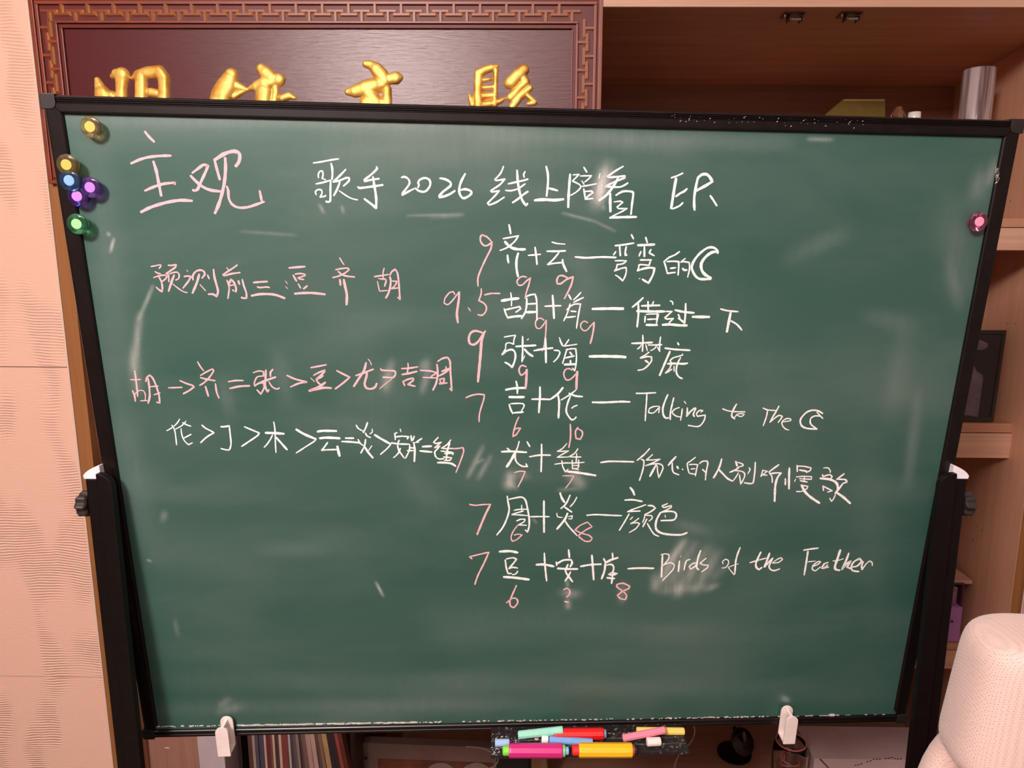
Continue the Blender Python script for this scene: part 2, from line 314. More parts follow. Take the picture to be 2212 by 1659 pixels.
# ------------------------------------------------------------ carved plaque in front of the bookcase
YP=1.494
def pq(px,py,h=0.0): p=PY(px,py,YP); return Vector((p.x,YP-h,p.z))
ptl=pq(65,-9); ptr=pq(1303,-9); PXL,PXR,PZT=ptl.x,ptr.x,ptl.z; PZB=PZT-0.365
lac=noisy('dark_red_lacquer',(0.085,0.007,0.009),(0.11,0.010,0.012),(8,8,30),0.30,spec=0.8)
fl_=noisy('frame_lacquer',(0.19,0.030,0.010),(0.25,0.042,0.014),(30,30,30),0.40,spec=0.6)
gd=mat('groove_gold_paint',(0.90,0.52,0.16),0.45,metal=0.2)
# wood-grain relief and gloss on the panel
pan=mat('panel_lacquer',(0.080,0.003,0.007),0.36,spec=0.55); tc=nd(pan,'ShaderNodeTexCoord')
mp=nd(pan,'ShaderNodeMapping'); mp.inputs['Scale'].default_value=(26,1,240); lk(pan,tc.outputs['Object'],mp.inputs[0])
n1=nd(pan,'ShaderNodeTexNoise',i_Scale=1.0,i_Detail=3.0,i_Roughness=0.55,i_Distortion=0.4); lk(pan,mp.outputs[0],n1.inputs[0])
bumpit(pan,n1.outputs[0],0.35,0.0012)
pl=empty('carved_plaque',((PXL+PXR)/2,YP,PZB),'dark red lacquered plaque with gold characters and a carved fret border, behind the board','plaque')
b=B(); b.box(PXL+0.012,PXR-0.012,YP+0.001,YP+0.0045,PZB+0.012,PZT-0.012); b.done('panel',pan,pl)
b=B()
FWd=0.0612   # border width
hb=0.0085
def border(x0,x1,z0,z1,h0,h1,mi=0): b.box(x0,x1,YP-h1,YP-h0,z0,z1,mi)
# base of the border (groove floor)
for (x0,x1,z0,z1) in ((PXL,PXR,PZT-FWd,PZT),(PXL,PXR,PZB,PZB+FWd),(PXL,PXL+FWd,PZB+FWd,PZT-FWd),(PXR-FWd,PXR,PZB+FWd,PZT-FWd)): border(x0,x1,z0,z1,-0.0045,0.003)
b.done('border_base',mat('groove_floor_red',(0.105,0.006,0.004),0.5),pl)
b=B()
def rail(o,wd,h,mi=0):
    for (x0,x1,z0,z1) in ((PXL+o,PXR-o,PZT-o-wd,PZT-o),(PXL+o,PXR-o,PZB+o,PZB+o+wd),(PXL+o,PXL+o+wd,PZB+o+wd,PZT-o-wd),(PXR-o-wd,PXR-o,PZB+o+wd,PZT-o-wd)): border(x0,x1,z0,z1,0.0031,h,mi)
rail(0.0,0.0075,0.007); rail(0.0118,0.0060,hb); rail(0.0485,0.0045,hb); rail(0.0590,0.0021,0.0052,1)
b.done('border_rail',[fl_,gd],pl,bevel=0.0012)
# interlocking T-shaped fret pieces, each its own piece; gold paint on the flanks
def fret_mesh(name):
    bb=B()
    pts=[(-.0024,.0),(.0024,.0),(.0024,-.0170),(.0165,-.0170),(.0165,-.0215),(-.0165,-.0215),(-.0165,-.0170),(-.0024,-.0170)]
    e=0.0011
    pts=[(-.0021,.0),(.0021,.0),(.0021,-.0172),(.0162,-.0172),(.0162,-.0211),(-.0162,-.0211),(-.0162,-.0172),(-.0021,-.0172)]
    off=[(-e,0),(e,0),(e,e),(e,e),(e,-e),(-e,-e),(-e,e),(-e,e)]
    lo=[bb.bm.verts.new((x+a,-0.0031,z+c)) for (x,z),(a,c) in zip(pts,off)]; hi=[bb.bm.verts.new((x,-hb,z)) for x,z in pts]
    bb.bm.faces.new(lo[::-1]); bb.bm.faces.new(hi)
    for i in range(8): bb.bm.faces.new((lo[i],lo[(i+1)%8],hi[(i+1)%8],hi[i])).material_index=1
    bmesh.ops.recalc_face_normals(bb.bm,faces=bb.bm.faces); me=bpy.data.meshes.new(name); bb.bm.to_mesh(me); bb.bm.free()
    me.materials.append(fl_); me.materials.append(gd); return me
fm=fret_mesh('fret_piece')
def fret(x,z,rot):
    o=bpy.data.objects.new('fret_piece',fm); C.objects.link(o); o.parent=pl
    o.location=Vector((x,YP,z))-OFF[pl.name]; o.rotation_euler=(0,rot,0)
per=0.0525; ins0=0.0172; ins1=0.0490
n=int((PXR-PXL-2*ins1)/per)
x_first=pq(755,20).x
k0=int((x_first-(PXL+ins1))/per); xx=x_first-k0*per
while xx<PXR-ins1-0.003:
    fret(xx,PZT-ins0,0); fret(xx,PZB+ins0,math.pi)
    if xx+per/2<PXR-ins1+0.004: fret(xx+per/2-0.0005,PZT-ins1,math.pi); fret(xx+per/2,PZB+ins1,0)
    xx+=per
if xx-per/2-per>0: fret(xx-per*int((xx-PXL-ins1+per/2)/per)-per/2,PZT-ins1,math.pi)
zz=PZT-ins1-0.012
pz=0.0420
while zz>PZB+ins1+0.01:
    fret(PXL+ins0,zz,-math.pi/2); fret(PXL+ins1,zz-per/2,math.pi/2)
    fret(PXR-ins0,zz,math.pi/2); fret(PXR-ins1,zz-per/2,-math.pi/2)
    zz-=per
# gold characters: pillowy relief grown over tapered strokes
gold=mat('gold_leaf',(0.86,0.50,0.10),0.46,metal=0.45,spec=0.6); tc=nd(gold,'ShaderNodeTexCoord')
n1=nd(gold,'ShaderNodeTexNoise',i_Scale=130.0,i_Detail=4.0); lk(gold,tc.outputs['Object'],n1.inputs[0]); bumpit(gold,n1.outputs[0],0.18,0.0012)
r_=ramp(gold,[(0.36,(0.70,0.33,0.05)),(0.55,(0.95,0.58,0.13))]); n2=nd(gold,'ShaderNodeTexNoise',i_Scale=38.0,i_Detail=5.0); lk(gold,tc.outputs['Object'],n2.inputs[0]); lk(gold,n2.outputs[0],r_.inputs[0]); lk(gold,r_.outputs[0],pb(gold).inputs['Base Color'])
def relief(x0,y0,s,chains,hmax=0.013,ext=()):
    caps=[]
    for ch in chains:
        q=[(pq(x0+a/s,y0+c/s),r/s) for a,c,r in ch]; q=[(p.x,p.z,r*1.13/975) for p,r in q]
        if len(q)==1: q=q*2
        caps+=list(zip(q,q[1:]))
    xa_=min(min(a[0]-a[2],c[0]-c[2]) for a,c in caps)-.004; xb=max(max(a[0]+a[2],c[0]+c[2]) for a,c in caps)+.004
    za_=min(min(a[1]-a[2],c[1]-c[2]) for a,c in caps)-.004; zb=max(max(a[1]+a[2],c[1]+c[2]) for a,c in caps)+.004
    st=0.0009; nx=int((xb-xa_)/st)+2; nz=int((zb-za_)/st)+2
    X,Z=np.meshgrid(xa_+st*np.arange(nx),za_+st*np.arange(nz)); H=np.full(X.shape,-9.0)
    for (ax,az,ar),(bx,bz,br) in caps:
        dx,dz=bx-ax,bz-az; L=dx*dx+dz*dz+1e-12; t=np.clip(((X-ax)*dx+(Z-az)*dz)/L,0,1)
        d=np.hypot(X-ax-t*dx,Z-az-t*dz); r=ar+(br-ar)*t; u=d/r
        h=np.where(u<1,np.clip(1-u**3*0.97,0,1)**0.55*np.minimum(r*0.55,0.0105)+0.0035,-(u-1)*r*3.0+0.0035)
        H=np.maximum(H,h)
    for _ in range(6):
        G=np.pad(np.maximum(H,-0.02),1,mode='edge'); H=(G[:-2,1:-1]+G[2:,1:-1]+G[1:-1,:-2]+G[1:-1,2:]+2*G[1:-1,1:-1])/6
    P=np.stack([X.ravel(),YP+0.002-H.ravel(),Z.ravel()],1)
    keep=(H>-0.004); idx=-np.ones(H.size,int); vm=keep.ravel()
    j,i=np.meshgrid(np.arange(nz-1),np.arange(nx-1),indexing='ij'); a=(j*nx+i).ravel(); q=np.stack([a,a+1,a+1+nx,a+nx],1); q=q[vm[q].all(1)]
    used=np.unique(q); idx[used]=np.arange(len(used)); me=bpy.data.meshes.new('gold_character'); me.from_pydata(P[used].tolist(),[],idx[q].tolist())
    o=link('gold_character',me,gold,pl,smooth=True); return o
S4=4.809
relief(190,110,S4,[[(95,300,22),(120,370,40),(155,450,66),(165,540,66)],[(240,470,44),(300,540,30)],[(250,262,18),(300,240,42),(355,250,60),(350,320,50),(345,400,44),(345,520,44)],
 [(460,285,14),(520,245,36),(620,225,48),(740,215,50),(785,275,48),(788,350,44),(790,540,44)],[(550,265,46),(553,350,50),(552,540,50)],[(660,430,36),(705,440,34)]])
relief(190,110,S4,[[(1490,250,54),(1470,300,68),(1440,370,84),(1390,450,84),(1360,540,80)],[(1540,360,36),(1600,385,28),(1665,405,12)],[(1520,470,26),(1590,430,20),(1660,407,10)],
 [(1800,185,42),(1850,230,54),(1900,280,58),(1930,310,44),(1985,300,52),(2020,290,26)],[(1690,385,20),(1760,370,46),(1840,340,58),(1900,320,54)],[(1830,420,68),(1820,540,68)],[(1945,360,30),(1952,430,28),(1935,530,30)],[(2020,490,30),(2090,465,30),(2150,490,14)]])
relief(730,110,S4,[[(290,135,28),(340,145,34),(400,190,52),(450,250,58),(480,310,54)],[(540,290,42),(600,280,50),(640,275,28)],[(105,425,28),(180,420,48),(280,390,62),(380,360,64),(470,340,48)],[(330,450,60),(400,540,56)],[(400,395,30),(490,390,26)],[(510,400,36),(510,560,40)],[(300,540,60),(480,545,44)]])
relief(730,110,S4,[[(1462,245,36),(1457,320,36),(1455,420,36),(1460,560,42)],[(1460,235,36),(1530,195,32),(1600,175,28),(1660,155,12)],[(1640,200,20),(1638,300,18),(1635,400,18),(1630,560,22)],[(1510,305,16),(1570,295,15),(1592,290,10)],[(1500,385,20),(1620,375,16)],[(1490,470,28),(1630,462,24)],[(1480,560,30),(1620,545,20),(1690,520,18),(1725,495,13)],[(1360,450,8),(1382,500,22),(1395,560,22)],
 [(1930,195,44),(1870,250,48),(1800,325,52),(1775,340,40)],[(1935,295,34),(1950,320,33),(1900,370,30),(1850,430,32),(1795,480,36)],[(1995,385,24),(1940,430,26),(1880,490,28),(1810,580,30)],[(1960,455,20),(2010,500,22),(2050,530,18)],[(1975,550,16),(2040,545,16)]])

# traced handwriting: R origin_x origin_y zoom colour, c starts a character, then width:x,y x,y ... for every stroke
INK="""R 260 270 5.978 p
c
30:318,85 370,150 440,218
30:138,498 270,440 400,410 540,398 655,396
34:428,470 465,590 495,740 530,915
30:318,850 430,800 560,760 700,745 706,768
36:268,1125 400,1060 600,1000 780,972 930,980
c
32:930,620 1010,560 1080,512 1130,530 1110,590 1040,740 1000,830 960,848 938,838
34:908,655 980,730 1060,795 1160,840 1295,858
32:1220,460 1240,540 1285,705
40:1215,455 1330,380 1440,342 1520,350 1545,400 1530,480 1490,532
38:1355,425 1360,560 1345,740 1310,900 1270,1030 1222,1140
30:1375,790 1395,850 1400,940 1440,1020 1520,1065 1640,1062 1760,1025 1858,990
30:1800,850 1815,920 1828,985
R 660 330 5.978 w
c
20:100,132 200,118 320,95 430,78
18:168,325 165,280 185,240 220,238 228,280 215,330 262,350
20:135,402 220,385 300,362 325,355
18:140,545 128,505 160,475 205,480 215,520 190,572 240,565 265,550
24:330,135 345,200 348,280 342,345
24:325,360 322,480 320,620 295,635 262,628
24:520,215 450,290 360,375 440,360 520,325 565,325 560,365 490,430
24:445,375 410,470 365,555
16:435,490 520,550 600,592 675,608
c
24:915,180 925,205 850,280 760,350 765,368 870,345 950,335
26:675,440 700,455 830,440 1000,415
28:870,310 885,400 905,520 915,620 910,712 860,670 760,595
c
24:1238,320 1275,310 1325,335 1345,390 1310,450 1255,520 1250,545 1330,500 1400,465
c
26:1415,455 1460,490 1530,505 1580,470 1612,410 1600,350 1545,325 1480,345 1455,385 1465,420 1450,450
c
28:1735,330 1800,340 1870,380 1870,430 1790,490 1730,555 1730,575 1800,560 1870,530 1930,490
c
28:2062,270 2010,370 1985,460 1990,530 2030,585 2080,575 2140,530 2130,490 2060,470 2005,480
R 1030 330 5.978 w
c
22:345,175 310,260 235,345 250,358 360,342 300,410 180,490 195,505 290,490 230,560 140,650 160,675 250,640 355,572
22:405,402 500,380 600,358 660,340
20:370,485 440,490 530,465 625,400
28:520,225 530,380 555,520 590,620 635,680 655,655
26:460,645 540,590 600,540 660,500
20:625,240 605,280 612,320
c
26:895,175 915,260 920,360 910,480 900,560
26:925,458 980,470 1045,490
34:745,615 800,608 900,605 1000,612 1120,600
c
30:1205,275 1195,400 1185,540 1180,705
18:1240,285 1320,280 1235,365 1325,410 1340,450 1280,510 1210,550
22:1380,185 1420,250
18:1335,300 1480,295 1440,340 1390,380
14:1355,360 1385,410
18:1350,435 1420,425 1545,400
22:1380,465 1390,520 1400,590
20:1390,500 1480,495 1500,515 1430,565 1400,600 1500,590
12:1590,265 1575,330
c
24:1890,175 1780,240 1690,305 1710,318 1910,300 1910,325 1790,370 1660,435 1720,440 1860,440 1950,390
30:1830,310 1770,420 1680,540 1580,615
34:1722,525 1722,640 1725,760
26:1795,550 1880,500 1990,500 2020,520 2005,650 1990,795
18:1770,635 1850,625 1885,640 1810,700 1830,720 1940,720 1880,755 1720,835
30:1715,840 1850,832 2060,828
R 1400 350 11.06 w
c
40:550,378 680,335 830,265
66:668,390 630,600 590,850 548,1110
50:660,825 760,750 860,700 930,635
42:580,1120 680,1080 760,1040 830,970
c
60:1200,350 1170,450 1130,650 1100,850 1100,1050 1110,1150
64:1190,380 1280,300 1400,295 1480,370 1530,465 1400,550 1270,620 1160,680
46:1480,800 1550,900 1640,1045
R 310 550 7.373 p
c
20:120,190 200,175 270,160 280,180 250,220
22:185,270 230,295 275,305
22:165,365 240,340 340,325 375,350 350,390 300,425
26:245,350 290,440 302,530 295,590 250,560 205,520
26:395,170 460,170 520,160 510,200 440,250 365,300 400,330 405,430
22:415,305 480,285 540,280 570,320 560,380 515,405
32:490,325 450,430 400,585
18:465,465 560,540 640,590 700,605
c
12:690,245 712,270
26:650,350 700,340 755,350 720,420 630,535
28:790,405 785,340 830,270 910,245 965,270 975,320 930,375
34:890,310 850,450 780,615
16:900,475 950,530 990,575
26:1022,325 1048,385
32:1118,235 1130,350 1170,500 1190,590 1165,665 1110,630 1035,630
c
16:1328,205 1362,255
26:1495,165 1420,220 1310,290 1270,320 1290,335 1400,305 1540,285
24:1330,405 1360,490 1365,560 1345,700
30:1360,470 1395,395 1440,440 1475,530 1470,595
20:1360,495 1450,480
24:1420,560 1440,580
30:1512,415 1530,475
28:1575,395 1600,500 1640,610 1640,690 1600,695 1560,680
c
30:1755,445 1850,435 1975,428
24:1812,512 1860,525 1960,515 2010,525
36:1720,655 1850,630 2000,628 2120,645 2250,695 
R 590 550 7.373 p
c
10:193,418 236,468
10:198,505 234,543
32:255,212 380,200 510,190
28:320,325 350,380 375,425
24:350,310 440,300 510,315 505,335 400,370 440,390 490,395
22:400,465 420,500 440,535
28:545,495 485,545
36:345,622 500,610 650,612 830,632
c
20:1060,50 1095,110 1130,160
24:995,240 1100,220 1190,215 1210,240 1150,290 1050,340 950,365
26:1035,265 1100,320 1190,345 1300,355
30:1065,395 1075,490
38:1125,395 1150,520 1175,640 1170,800
c
20:1770,215 1750,290 1755,380
24:1610,350 1720,335 1835,315
12:1675,375 1690,388
24:1700,385 1790,390 1800,420 1775,505
18:1662,425 1680,510 1695,580 1760,575 1825,570
30:1860,355 1875,420 1860,540 1830,630 1795,690
26:1860,330 1890,270 1945,235 1980,290 2000,430 2010,560 2020,710 1985,680
22:1895,420 1970,425 1950,480 1890,540 1990,530
R 270 770 5.978 p
c
20:128,182 140,280 155,400 165,515
16:70,298 130,300 205,295
22:98,440 125,500 135,578
14:125,490 180,440 240,440 265,490 262,560
16:200,572 290,568
22:270,325 285,270 320,240 360,280 400,370 440,500 450,600 410,590
24:300,285 315,400 320,520 300,605
18:330,390 430,380
18:375,495 455,470
c
20:562,404 740,398
22:710,310 800,350 880,375 890,395 830,440 755,480
c
18:938,65 975,130 1018,185
20:975,245 1050,200 1130,160 1145,185 1090,270 1020,340 965,372
22:975,272 1060,295 1165,312
24:1040,385 1078,512
22:1170,350 1185,460 1215,535
c
22:1335,325 1430,310 1530,310
26:1355,412 1480,385 1610,378
c
18:1655,210 1730,185 1790,195 1790,250 1715,260 1690,290 1670,350 1680,385
22:1675,380 1730,345 1790,340 1800,400 1755,485 1705,430
26:1820,175 1815,280 1810,380 1840,455 1860,430
24:1912,165 1880,205 1880,260
28:1720,350 1820,310 1945,265
20:1860,325 1900,390 1960,420 1995,405
R 620 760 5.821 p
c
24:0,295 100,340 245,378 150,395 45,440
c
22:300,198 400,180 495,162
22:335,295 400,260 475,230 470,250 370,345 420,325 455,295
12:298,328 350,376
22:370,345 390,385 420,408
30:485,382 400,440 285,488 370,470 460,450 558,455
c
24:625,235 700,275 790,318 720,380 608,465
c
28:995,135 970,230 900,340 840,435
24:865,298 950,270 1085,218
28:1005,240 1000,310 975,400 1000,455 1060,465 1110,440 1128,395
12:1020,92 1045,120 1062,165
c
22:1178,210 1190,230 1350,240 1365,265 1340,320 1205,318
12:1320,340 1240,400 1165,465
c
18:1520,142 1525,200 1510,260
22:1440,210 1530,205 1645,188
26:1445,285 1530,270 1635,245
22:1460,375 1480,425
22:1455,375 1520,345 1585,330 1590,355 1520,410 1610,432
c
20:1675,232 1800,240 1885,262 1810,310
18:1710,320 1890,328
c
24:1895,120 1960,80 2020,70 2050,120 2055,250 2065,380 2070,485 2045,460
26:1885,155 1895,250 1880,380 1835,480
26:1945,245 2040,210
18:2000,185 1995,240
24:1905,305 1980,265 2035,225
22:1930,340 1975,335 1970,380 1920,400 2015,390
18:1920,340 1935,405
R 350 890 6.506 w
c
16:250,95 210,160 140,220 68,262
18:138,182 175,240 195,350 207,462
16:340,125 280,190 190,240
22:290,148 350,180 405,198
18:268,230 280,320 320,410 375,458 430,430
20:315,362 410,312
c
22:562,182 610,225 700,270 730,292 660,330 600,375 545,430
c
26:828,205 880,205 950,192
22:948,210 960,320 972,440 960,500 935,535 830,512
c
24:1158,205 1240,240 1365,292 1350,325 1250,395 1120,482
c
36:1455,292 1580,295 1715,305
20:1570,138 1585,220 1592,350 1595,450 1602,570
20:1555,320 1520,390 1470,460 1435,495
30:1605,355 1680,440 1760,530
c
36:1885,242 2000,310 2165,380
20:2165,380 2140,410 2000,500 1885,575
R 670 900 5.53 w
c
30:88,178 150,168 315,170
32:115,258 200,250 355,258
20:208,308 180,350 140,400 200,395 320,392
32:325,352 335,400 352,470
c
24:422,256 520,256
24:378,296 480,300 595,312
c
18:550,98 575,140 630,170
20:685,68 665,130 635,190
14:740,145 742,185 712,205
20:660,195 680,230 720,248
18:572,270 600,320 640,345
20:662,270 650,350 605,435
26:650,355 690,420 750,492
14:738,345 700,400
c
28:770,215 850,265 965,328
18:965,328 920,380 840,450
c
14:1075,145 1085,180
18:1018,275 1012,200 1040,190
20:1020,242 1100,232 1175,240 1160,268
22:970,312 1060,325 1180,328
20:1065,280 1045,330 1060,400 1125,495
18:1080,375 1050,440 995,490
c
20:1205,225 1212,290
18:1245,230 1225,285
20:1335,260 1270,300
14:1225,310 1300,305
18:1190,330 1185,400 1140,495
24:1240,320 1250,400 1245,535
20:1190,370 1260,375
20:1160,405 1230,405
c
26:1340,358 1450,352
26:1310,408 1455,422
c
18:1530,245 1475,305 1500,320 1565,305 1490,370 1550,350 1480,430
18:1490,405 1495,470 1540,505 1600,500
18:1680,275 1640,330 1570,375 1620,380 1700,378
22:1668,318 1640,400 1625,510
18:1560,410 1700,425
20:1605,440 1710,435 1700,455
18:1590,480 1690,490 1670,520 1600,520
26:1520,548 1600,548 1690,560 1740,592
k p
c
18:1700,382 1770,378 1825,368 1835,410 1800,520 1742,665
R 940 480 6.1444 p
c
22:745,255 690,195 620,168 600,200 605,260 650,310 700,305 755,265 740,350 680,470 610,620 568,740 570,850
w
c
24:980,30 990,80 1003,155
20:900,218 1000,200 1105,180 1060,250 1000,305 940,345 860,375
34:925,258 970,305 1030,345 1110,360 1195,360
26:960,435 965,490 975,540
30:1102,410 1080,500 1080,620 1100,720
c
24:1325,330 1340,440 1352,560
20:1235,440 1330,432 1400,425
c
18:1548,262 1620,283 1722,290
24:1480,385 1600,385 1730,380
22:1645,400 1580,480 1495,560 1580,545 1690,535
28:1690,495 1700,560 1745,655
c
26:1858,460 2000,472 2212,462 2400,468
p
c
20:1215,730 1160,718 1110,745 1085,790 1110,835 1160,830 1210,780 1265,740 1240,840 1210,930 1195,1010
c
24:1760,740 1700,710 1640,715 1615,770 1620,815 1670,815 1740,760 1830,725 1810,820 1760,930 1715,1015
c
18:262,960 240,920 190,935 130,1010 120,1070 165,1095 220,1050 318,925
30:318,925 315,1020 300,1120 288,1220 302,1335
14:440,1135 470,1180
c
20:612,880 610,950 580,1040 640,1070 680,1120 670,1190 620,1235 565,1225
20:655,965 740,945 860,945
w
c
18:1003,935 1015,1030 1012,1110
36:880,1042 1000,1022 1110,1010
22:915,1145 940,1220 965,1275 
22:925,1165 1030,1140 1120,1120 1135,1150 1070,1195
32:970,1265 1060,1250 1145,1245
24:1215,1005 1215,1080 1200,1180 1145,1280
22:1200,990 1260,965 1325,955 1345,1020 1350,1150 1350,1300 
26:1230,1085 1335,1080
34:1200,1195 1335,1190
c
28:1558,970 1568,1100 1578,1278
22:1455,1115 1560,1110 1670,1108
c
22:1770,960 1805,1025
20:1935,930 1880,990 1835,1030
22:1970,998 1880,1040 1835,1065
20:1745,1165 1800,1110 1860,1085 1930,1085 1910,1180 1890,1300 1875,1410
20:1790,1080 1770,1160 1740,1240 1705,1310
22:1800,1180 1870,1185
22:1740,1265 1865,1250
c
26:2080,1150 2200,1148 2500,1155
p
c
18:1445,1300 1400,1272 1350,1290 1330,1340 1345,1400 1390,1410 1430,1370 1475,1300 1472,1400 1462,1530 1440,1660 1420,1710
c
18:2025,1335 1980,1312 1940,1340 1930,1390 1965,1435 2010,1435 2060,1380 2110,1325
24:2110,1325 2100,1430 2080,1530 2058,1610
R 1230 500 5.53 w
c
22:740,38 765,88
22:545,170 650,158 770,138
22:600,180 608,290
18:555,238 525,282
20:680,180 665,250 668,290
14:672,255 688,290
18:545,350 610,348 680,352 640,385 570,395 560,440 540,470 620,440 675,430 680,480 660,545 635,590 590,545 548,520
c
22:910,70 930,135
28:815,165 920,160 1018,155
24:895,180 895,300
20:855,238 830,295
20:975,215 950,255 
20:955,258 1015,290
20:845,340 980,340
18:970,345 950,405 860,395 830,400 825,440 810,470
24:810,470 880,445 960,432 1015,440 1000,510 945,615 900,590 870,570
10:832,562 845,562
c
20:1315,240 1260,280 1190,310 1130,360 1150,420 1170,505
20:1165,360 1230,355 1305,360 1305,430 1297,520
20:1205,440 1270,432
20:1170,500 1265,488
18:1385,320 1330,365 1370,360 1430,370 1435,440 1412,545
26:1350,440 1370,460 1405,460
c
28:1772,262 1765,225 1720,192 1650,195 1570,250 1500,330 1460,420 1490,510 1550,565 1685,568 1690,548
34:1765,240 1700,250 1630,300 1575,380 1580,460 1620,515 1690,555
c
32:275,925 400,922 645,918
c
24:880,790 830,840 750,905
24:822,860 825,960 818,1050 808,1140
24:860,888 960,885 1080,882
22:938,835 940,940
18:1005,835 985,890
30:805,950 950,955 1140,955
16:915,990 990,985 1065,985 1050,1050 1035,1110
20:905,1010 900,1085
20:930,1050 1040,1045
28:915,1115 1050,1118
18:1050,975 1040,1100
c
16:1200,828 1230,840 1235,875
20:1155,955 1225,955 1140,1030 1160,1045 1240,1040 1190,1090
30:1110,1115 1200,1110 1310,1120 1405,1122
26:1260,938 1360,960 1490,972
24:1388,860 1385,980 1375,1090 1300,1035
24:1300,990 1318,1035
c
34:1468,1018 1560,1020 1672,1020
c
20:1805,925 1880,945 2015,958
32:1925,970 1905,1070 1880,1200
22:1930,1068 2000,1110 2060,1178
R 980 680 6.1444 p
c
30:400,245 300,212 230,235 200,310 215,380 270,395 330,350 420,215
36:400,245 370,350 360,480 345,650 322,890
w
c
18:670,295 750,280 820,272 800,330 795,390 740,370 695,385 690,450
26:690,450 645,525 700,480 770,460 810,490 820,560 800,640 775,695 730,655 680,630
24:915,285 915,400 915,500 905,620
14:975,335 995,318
14:905,625 945,540
28:825,420 950,412 1090,405
30:940,455 990,510 1050,550
c
28:1218,310 1222,450 1225,635
26:1065,475 1180,455 1315,440
c
14:1400,300 1420,340
26:1410,335 1445,410
20:1330,470 1390,475 1410,500 1380,570 1325,625
18:1530,325 1490,385 1460,415 1540,405 1635,390
20:1505,450 1480,530 1445,645
20:1490,465 1560,450 1620,450 1630,560 1620,680 1605,740 1575,705
26:1540,495 1570,530
24:1470,575 1600,545
26:1550,605 1550,640
32:1470,660 1610,655
c
40:1800,552 1990,550 2212,555 2282,562
p
c
22:965,690 910,670 875,700 868,750 890,800 930,785 975,725
32:970,725 965,850 955,980
c
20:1575,735 1530,712 1480,730 1460,790 1490,860 1540,860 1590,820 1640,760
34:1640,750 1632,870 1628,990
c
22:160,1100 240,1068 330,1052 408,1062
20:408,1062 400,1120 365,1230 340,1330 338,1420
w
c
26:828,880 845,960 845,1045
32:690,995 800,975 955,968
34:735,1090 840,1092 935,1090
24:735,1185 755,1250 785,1312
20:755,1180 850,1175 920,1180 935,1210 900,1275
26:795,1300 860,1295 925,1290
c
28:1145,955 1145,1080 1130,1300
26:1035,1120 1150,1118 1275,1122
c
30:1450,965 1380,1050 1285,1120
28:1385,1070 1400,1160 1390,1370
20:1620,1000 1540,1060 1425,1130
26:1530,1040 1610,1075 1710,1085
24:1550,1075 1510,1180 1495,1290 1560,1390 1600,1385 1625,1355
20:1565,1240 1600,1215 1640,1200
c
30:1840,1160 2000,1162 2212,1152 2340,1155
p
c
20:865,1355 830,1430 800,1530 785,1615 830,1590 885,1505 835,1505 805,1530
c
22:1548,1450 1552,1550 1548,1650 1528,1760
c
22:1650,1490 1615,1550 1625,1640 1680,1650 1710,1590 1700,1540 1645,1510
R 1260 720 7.373 w
c
24:945,25 950,120 940,290
32:770,160 900,155 1100,145
22:925,175 900,220 860,250
20:995,180 1020,280
24:1230,55 1215,170 1215,290
26:1035,185 1140,185 1250,180
20:1165,200 1130,245 1070,275
20:1180,220 1215,285
26:1045,300 980,350 910,390 920,395 1010,370 1085,375 1085,440 1040,500 960,570 870,588
30:985,430 1040,470
c
28:1500,145 1520,185
30:1300,235 1450,255 1700,270
34:1380,285 1330,400 1270,540 1215,670
14:1575,320 1585,345
24:1585,345 1500,370 1430,390 1380,435 1400,470 1380,550 1310,630 1340,620 1410,570
34:1340,485 1450,480 1600,485 1660,475
28:1550,385 1500,480 1480,580 1490,650 1530,700 1575,720
22:1445,520 1445,605
c
26:840,955 960,955 1155,945
24:1012,965 1005,1100 995,1220 985,1395
c
22:1205,1160 1120,1165 1050,1200 1040,1260 1110,1270 1180,1210 1215,1170 1200,1265
c
30:1345,975 1300,1080 1265,1200 1275,1300 1315,1350 1360,1345
c
26:1440,1025 1410,1150 1385,1270 1385,1375
22:1530,1180 1450,1210 1410,1260 1450,1300 1500,1325 1560,1330
c
24:1575,1200 1565,1290 1548,1385
16:1605,1080 1635,1120
c
28:1655,1185 1655,1250 1645,1320 1700,1250 1770,1190 1790,1195 1750,1290 1770,1325
c
24:1870,1255 1900,1230 1850,1225 1800,1280 1820,1320 1940,1300 1930,1370 1880,1450 1820,1485 1670,1465
R 1530 850 8.1926 w
c
24:250,268 330,300 430,318 650,325
32:500,185 450,270 415,360 420,410 470,450
20:455,430 490,390 520,360 600,355 635,370 590,405 540,400 510,375
c
24:965,255 1050,290 1190,300
26:1045,305 1030,400 970,570
c
30:1250,220 1190,330 1130,430 1090,510
28:1100,495 1180,430 1250,385 1310,405 1280,450 1235,510
c
24:1320,500 1400,490 1450,480 1460,450 1400,440 1330,470 1300,520 1320,580 1370,630 1425,645
c
34:2025,355 1940,305 1840,295 1740,330 1660,410 1625,480 1650,570 1740,615 1925,630
28:1975,400 1890,395 1820,430 1800,490 1820,550 1925,630
26:1920,330 1980,395 2025,440
R 980 930 6.506 w
c
20:920,150 900,230 870,300
38:870,300 810,410 745,510
22:750,245 790,280
32:670,298 800,292 1025,305
24:870,310 865,390 890,450 960,500 1035,505 1015,465
24:1030,155 1070,225
c
26:1235,190 1235,350 1228,580
26:1065,368 1200,345 1360,345
c
18:1590,180 1530,250 1455,292 1530,290 1615,285 1540,325 1455,375 1530,372 1620,370
20:1420,472 1550,455 1700,455 1835,445
20:1520,420 1530,500 1570,580 1610,540
20:1745,255 1700,320 1625,365 1700,372 1790,370
18:1730,320 1720,450
20:1665,415 1670,540
20:1755,410 1755,500
18:1680,490 1760,490 1740,530 1680,530 1760,550
36:1600,575 1750,590 1995,630
c
20:2065,448 2140,432 2220,428
p
c
20:855,590 930,570 1005,575
